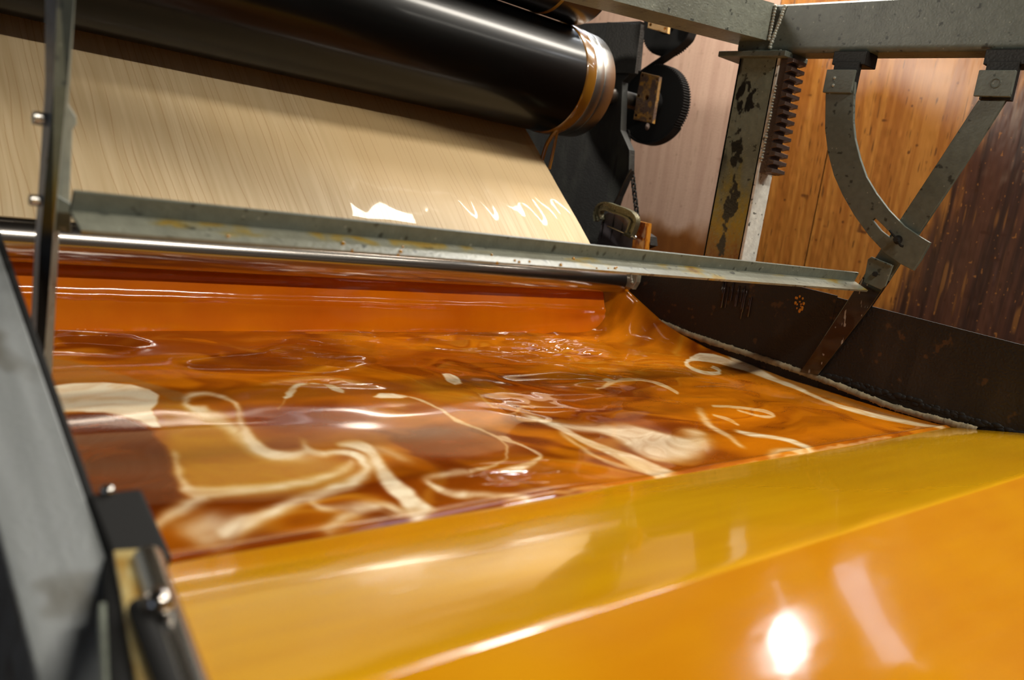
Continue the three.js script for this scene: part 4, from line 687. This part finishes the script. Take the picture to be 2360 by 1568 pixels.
const G1 = { x: 2.034, y: 1.852, z: -1.69, r: 0.1095 }, G2 = { x: 2.034, y: 2.072, z: -1.688, r: 0.0866 };
gear('drive_gear', 'large black fine-toothed gear behind the rusty bearing block', G1.x, G1.y, G1.z, G1.r, 90);
gear('drive_gear', 'upper black gear partly hidden under the grey cross beam', G2.x, G2.y, G2.z, G2.r, 70);
{
  // belt crossing from the right of the upper gear to the left of the lower one, then on round both
  const pts = [], P = (g, a, d) => [g.x, g.y + Math.sin(a) * (g.r + d), g.z + Math.cos(a) * (g.r + d)];
  for (let k = 0; k <= 14; k++) pts.push(P(G2, mix(2.6, -0.55, k / 14), 0.003));
  for (let k = 0; k <= 16; k++) pts.push(P(G1, mix(2.55, 5.7, k / 16), 0.003));
  const curve = new THREE.CatmullRomCurve3(pts.map(V), false, 'centripetal'), n = 260, pos = [], idx = [];
  for (let i = 0; i <= n; i++) { const p = curve.getPoint(i / n), t = curve.getTangent(i / n), nn = new THREE.Vector3(0, -t.z, t.y); for (const [dx, dn] of [[-0.022, -0.003], [0.012, -0.003], [0.012, 0.003], [-0.022, 0.003]]) pos.push(p.x + dx, p.y + nn.y * dn, p.z + nn.z * dn); }
  for (let i = 0; i < n; i++) for (let k = 0; k < 4; k++) { const a = i * 4 + k, b = i * 4 + (k + 1) % 4; idx.push(a, a + 4, b, b, a + 4, b + 4); }
  const g = new THREE.BufferGeometry(); g.setAttribute('position', new THREE.Float32BufferAttribute(pos, 3)); g.setIndex(idx);
  const gg = g.toNonIndexed(); gg.computeVertexNormals();
  single('drive_belt', metric(gg), M.blackRubber, 'black drive belt crossing between the two toothed gears', 'belt');
}
{
  const rust = phys({ map: tex(256, 512, 0.12, 0.24, (x, y) => { const n = fbm(x * 38, y * 34, 691, 4), p = fbm(x * 70, y * 60, 695, 3); let c = mix3([132, 100, 54], [84, 66, 56], step(0.4, 0.65, n)); c = mix3(c, [170, 124, 44], 0.7 * step(0.55, 0.75, p)); return c; }), roughness: 0.45, bumpMap: fineBump, bumpScale: 0.0016 });
  const o = thing('bearing_block', 'rusty rectangular bearing block with drilled holes at the roller shaft', 'bearing', [1.93, 1.85, -1.65]);
  const outline = [[-1.6568, 1.9184], [-1.5909, 1.9074], [-1.5886, 1.784], [-1.6579, 1.7914]];
  const hole = (px, py, r) => Array.from({ length: 14 }, (_, k) => { const a = -k / 14 * Math.PI * 2; return [px[0] + Math.cos(a) * r, px[1] + Math.sin(a) * r]; });
  const mid = hole([-1.6233, 1.8508], 0, 0.007);
  const hs2 = [[-1.6517, 1.9092], [-1.5992, 1.8983], [-1.6533, 1.8547], [-1.5937, 1.847], [-1.6509, 1.8023], [-1.5987, 1.7951], [-1.5964, 1.8721]].map((q) => hole(q, 0, 0.0042));
  part('face_plate', plateX(outline, 1.91, 1.922, 0.001, [...hs2, mid]), rust, o);
  part('housing', plateX([[-1.665, 1.9169], [-1.6049, 1.907], [-1.604, 1.7882], [-1.6678, 1.7972]], 1.9225, 1.938, 0.001), M.blackRubber, o);
  part('grease_nipple', [ball([1.905, 1.7735, -1.5988], 0.006, [1, 1.6, 1])], M.rackSteel, o);
  const c = thing('drilled_plate', 'pale brass plate with two holes beside the upper gear', 'plate', [1.93, 2.04, -1.65]);
  const brass = phys({ map: tex(128, 128, 0.1, 0.1, (x, y) => mix3([232, 190, 126], [206, 160, 96], fbm(x * 60, y * 60, 699, 3))), roughness: 0.4 });
  part('face_plate', plateX([[-1.6632, 2.0695], [-1.5918, 2.0489], [-1.5894, 2.0188], [-1.6616, 2.0354]], 1.91, 1.92, 0.001, [hole([-1.6527, 2.0431], 0, 0.0042), hole([-1.6007, 2.0303], 0, 0.0042)]), brass, c);
  part('housing', plateX([[-1.6911, 2.1578], [-1.6192, 2.1365], [-1.6016, 2.0252], [-1.6679, 2.0406]], 1.9205, 1.938, 0.001), M.blackRubber, c);
}
{
  const o = thing('hanging_chain', 'thin black chain hanging below the large gear to the clamped block', 'chain', [1.89, 1.6, -1.58]);
  const a = V([1.89, 1.7556, -1.6533]), b = V([1.89, 1.518, -1.5628]);
  for (let k = 0; k < 24; k++) { const p = a.clone().lerp(b, (k + 0.5) / 24); const g = new THREE.TorusGeometry(0.0055, 0.0026, 8, 14); g.scale(1, 1.25, 1); g.rotateY(k % 2 ? 0 : Math.PI / 2); g.translate(p.x, p.y, p.z); part('link', g, M.iron, o); }
  part('rust_clot', ball([1.88, 1.6617, -1.6316], 0.009, [0.8, 1.3, 0.8]), std({ color: new THREE.Color('#8a3d0c'), roughness: 0.4 }), o);
}
{
  const o = thing('timber_block', 'wet timber block gripped by the clamp at the right end of the rollers', 'block', [1.7, 1.45, -1.45]);
  const wetGrey = phys({ map: tex(256, 256, 0.15, 0.15, (x, y) => { const d = vnoise(x * 130, y * 16, 701), n = fbm(x * 30, y * 22, 705, 3); return mix3(mix3([112, 106, 112], [66, 60, 64], n), [24, 18, 16], step(0.68, 0.85, d)); }), roughness: 0.2, clearcoat: 0.7 });
  const amber = phys({ map: tex(256, 256, 0.15, 0.15, (x, y) => mix3([206, 136, 44], [120, 48, 6], step(0.4, 0.62, fbm(x * 60, y * 26, 709, 4)))), roughness: 0.22, clearcoat: 0.8 });
  part('grey_board', plateX([[-1.5237, 1.5228], [-1.5057, 1.5348], [-1.4161, 1.5242], [-1.4071, 1.3838], [-1.4442, 1.3774], [-1.5286, 1.3965]], 1.701, 1.72, 0.002), wetGrey, o);
  part('amber_board', plateX([[-1.4161, 1.5242], [-1.3773, 1.5227], [-1.3656, 1.391], [-1.4071, 1.3838]], 1.7005, 1.72, 0.002), amber, o, 'resin soaked amber edge');
  part('stub_block', plateX([[-1.3978, 1.4984], [-1.3784, 1.4914], [-1.3711, 1.4712], [-1.3921, 1.4607]], 1.7205, 1.75, 0.002), M.iron, o);
}
{
  const o = thing('screw_clamp', 'small greenish steel screw clamp gripping the timber block', 'clamp', [1.68, 1.5, -1.46]);
  const m = phys({ map: tex(128, 128, 0.1, 0.1, paintFn([118, 116, 92], [86, 82, 60], 59)), roughness: 0.35, metalness: 0.5, bumpMap: fineBump, bumpScale: 0.0012 });
  const path = [[1.69, 1.51, -1.5223], [1.69, 1.5246, -1.5285], [1.69, 1.5406, -1.5232], [1.69, 1.547, -1.5054], [1.69, 1.5432, -1.4726], [1.69, 1.5379, -1.4359], [1.69, 1.5317, -1.4163], [1.69, 1.5223, -1.4073], [1.69, 1.5072, -1.4095], [1.69, 1.4896, -1.4139]];
  // I-section frame swept along the path: thick rim with a thinner web
  const c = new THREE.CatmullRomCurve3(path.map(V), false, 'centripetal');
  const sweep = (hw, hd, off) => { const n = 80, pos = [], idx = []; for (let i = 0; i <= n; i++) { const p = c.getPoint(i / n), t = c.getTangent(i / n), nn = new THREE.Vector3(1, 0, 0).cross(t).normalize(); for (const [a, b] of [[-1, -1], [1, -1], [1, 1], [-1, 1]]) pos.push(p.x + a * hd, p.y + nn.y * (b * hw + off), p.z + nn.z * (b * hw + off)); }
    for (let i = 0; i < n; i++) for (let k = 0; k < 4; k++) { const a = i * 4 + k, b = i * 4 + (k + 1) % 4; idx.push(a, b, a + 4, b, b + 4, a + 4); } idx.push(0, 2, 1, 0, 3, 2); const e = n * 4; idx.push(e, e + 1, e + 2, e, e + 2, e + 3);
    const g = new THREE.BufferGeometry(); g.setAttribute('position', new THREE.Float32BufferAttribute(pos, 3)); g.setIndex(idx); const q = g.toNonIndexed(); q.computeVertexNormals(); return metric(q); };
  part('frame', [sweep(0.0022, 0.0085, 0.0085), sweep(0.0022, 0.0085, -0.0085), sweep(0.0095, 0.003, 0)], m, o);
  part('screw', rod([1.688, 1.4988, -1.4885], [1.688, 1.4828, -1.3927], 0.0034, 14), M.steel, o);
  part('screw_boss', rod([1.688, 1.4895, -1.429], [1.688, 1.4859, -1.4086], 0.0065, 16), m, o);
  part('ball_end', ball([1.686, 1.4835, -1.3939], 0.0055), M.steel, o);
}
{
  const o = thing('scraper_block', 'whitish dripping scraper end below the angle bar at the roll end', 'block', [1.63, 1.36, -1.36]);
  const m = phys({ map: tex(128, 128, 0.1, 0.1, (x, y) => mix3([170, 168, 150], [104, 98, 84], fbm(x * 50, y * 50, 711, 4))), roughness: 0.3, clearcoat: 0.6 });
  part('body', plateX([[-1.4206, 1.3998], [-1.3275, 1.4132], [-1.3264, 1.3845], [-1.3355, 1.3652], [-1.3776, 1.3702], [-1.4024, 1.3817]], 1.6365, 1.652, 0.002), m, o);
  part('drip', [tube([[1.633, 1.4104, -1.3439], [1.633, 1.3922, -1.3412], [1.633, 1.3789, -1.3342]], 0.0028, 16, 8), ball([1.632, 1.3808, -1.3351], 0.0042)], m, o);
}

// ------------------------------------------------------------------ left side plate in the foreground
{
  const o = thing('left_side_plate', 'blurred grey steel side plate along the left edge of the puddle', 'plate', [0.22, 1.2, -0.7]);
  // the ledge climbs away from the camera, leaning like the arms
  const k = -0.502, yy = (z) => 1.25 + k * (z + 0.452), zn = 0.1, zf = -1.12;
  const m = phys({ map: tex(512, 512, 0.7, 0.7, (x, y) => { const n = fbm(x * 70, y * 6, 721, 3), l = fbm(x * 24, y * 18, 725, 3); return mix3(mix3([156, 160, 162], [112, 116, 116], n), [84, 80, 70], 0.6 * step(0.55, 0.75, l)); }), roughness: 0.42, bumpMap: fineBump, bumpScale: 0.0006 });
  part('top_ledge', strut([0.163, yy(zn), zn], [0.163, yy(zf), zf], 0.054, 0.007, [0, 1, 0], 0.002), m, o);
  part('side_web', strut([0.172, yy(zn) - 0.12, zn], [0.172, yy(zf) - 0.12, zf], 0.005, 0.2), m, o);
  part('seal_strip', strut([0.193, yy(zn) - 0.004, zn], [0.193, yy(zf) - 0.004, zf], 0.006, 0.014), M.blackRubber, o, 'black rubber sealing edge');
}
{
  const o = thing('stop_block', 'black block with a shiny bolt clamped on the left side plate', 'block', [0.212, 1.262, -0.556]);
  const g = new RoundedBoxGeometry(0.036, 0.045, 0.066, 3, 0.004); g.rotateX(0.4); g.translate(0.208, 1.284, -0.552);
  part('body', metric(g), M.blackRubber, o);
  part('bolt', [ball([0.203, 1.318, -0.573], 0.005, [1, 0.8, 1]), rod([0.203, 1.305, -0.57], [0.203, 1.317, -0.573], 0.0035, 12)], M.steel, o);
}
{
  const o = thing('edge_rail', 'blurred steel and amber stained guide rail beside the wet sheet at bottom left', 'rail', [0.19, 1.29, -0.42]);
  const stained = phys({ map: tex(256, 256, 0.2, 0.2, (x, y) => mix3([196, 176, 120], [150, 98, 18], step(0.4, 0.6, fbm(x * 50, y * 20, 731, 3)))), roughness: 0.25, clearcoat: 0.6 });
  part('flat_strip', strut([0.2019, 1.296, -0.5207], [0.1565, 1.296, -0.3421], 0.022, 0.006), stained, o);
  part('round_bar', rod([0.2055, 1.298, -0.5043], [0.1671, 1.298, -0.3327], 0.009, 24), M.steel, o);
  part('dark_groove', rod([0.1774, 1.302, -0.4425], [0.1574, 1.302, -0.3314], 0.0055, 20), M.blackRubber, o);  // black rod standing for the dark groove in the rail
  part('dark_gap', rod([0.198, 1.288, -0.5345], [0.1445, 1.288, -0.3624], 0.008, 16), M.blackRubber, o);  // black rod filling what is only a dark gap
  part('thin_strip', strut([0.1719, 1.286, -0.4736], [0.1412, 1.286, -0.3677], 0.008, 0.012), M.paint, o);
  part('dome_nut', [ball([0.1816, 1.31, -0.4277], 0.0085), rod([[0.1816, 1.31, -0.4277][0], 1.29, [0.1816, 1.31, -0.4277][2]], [0.1816, 1.31, -0.4277], 0.006, 16)], M.chrome, o);
}
//FOREGROUND

for (const o of []) scene.add(o);
renderer.render(scene, camera);
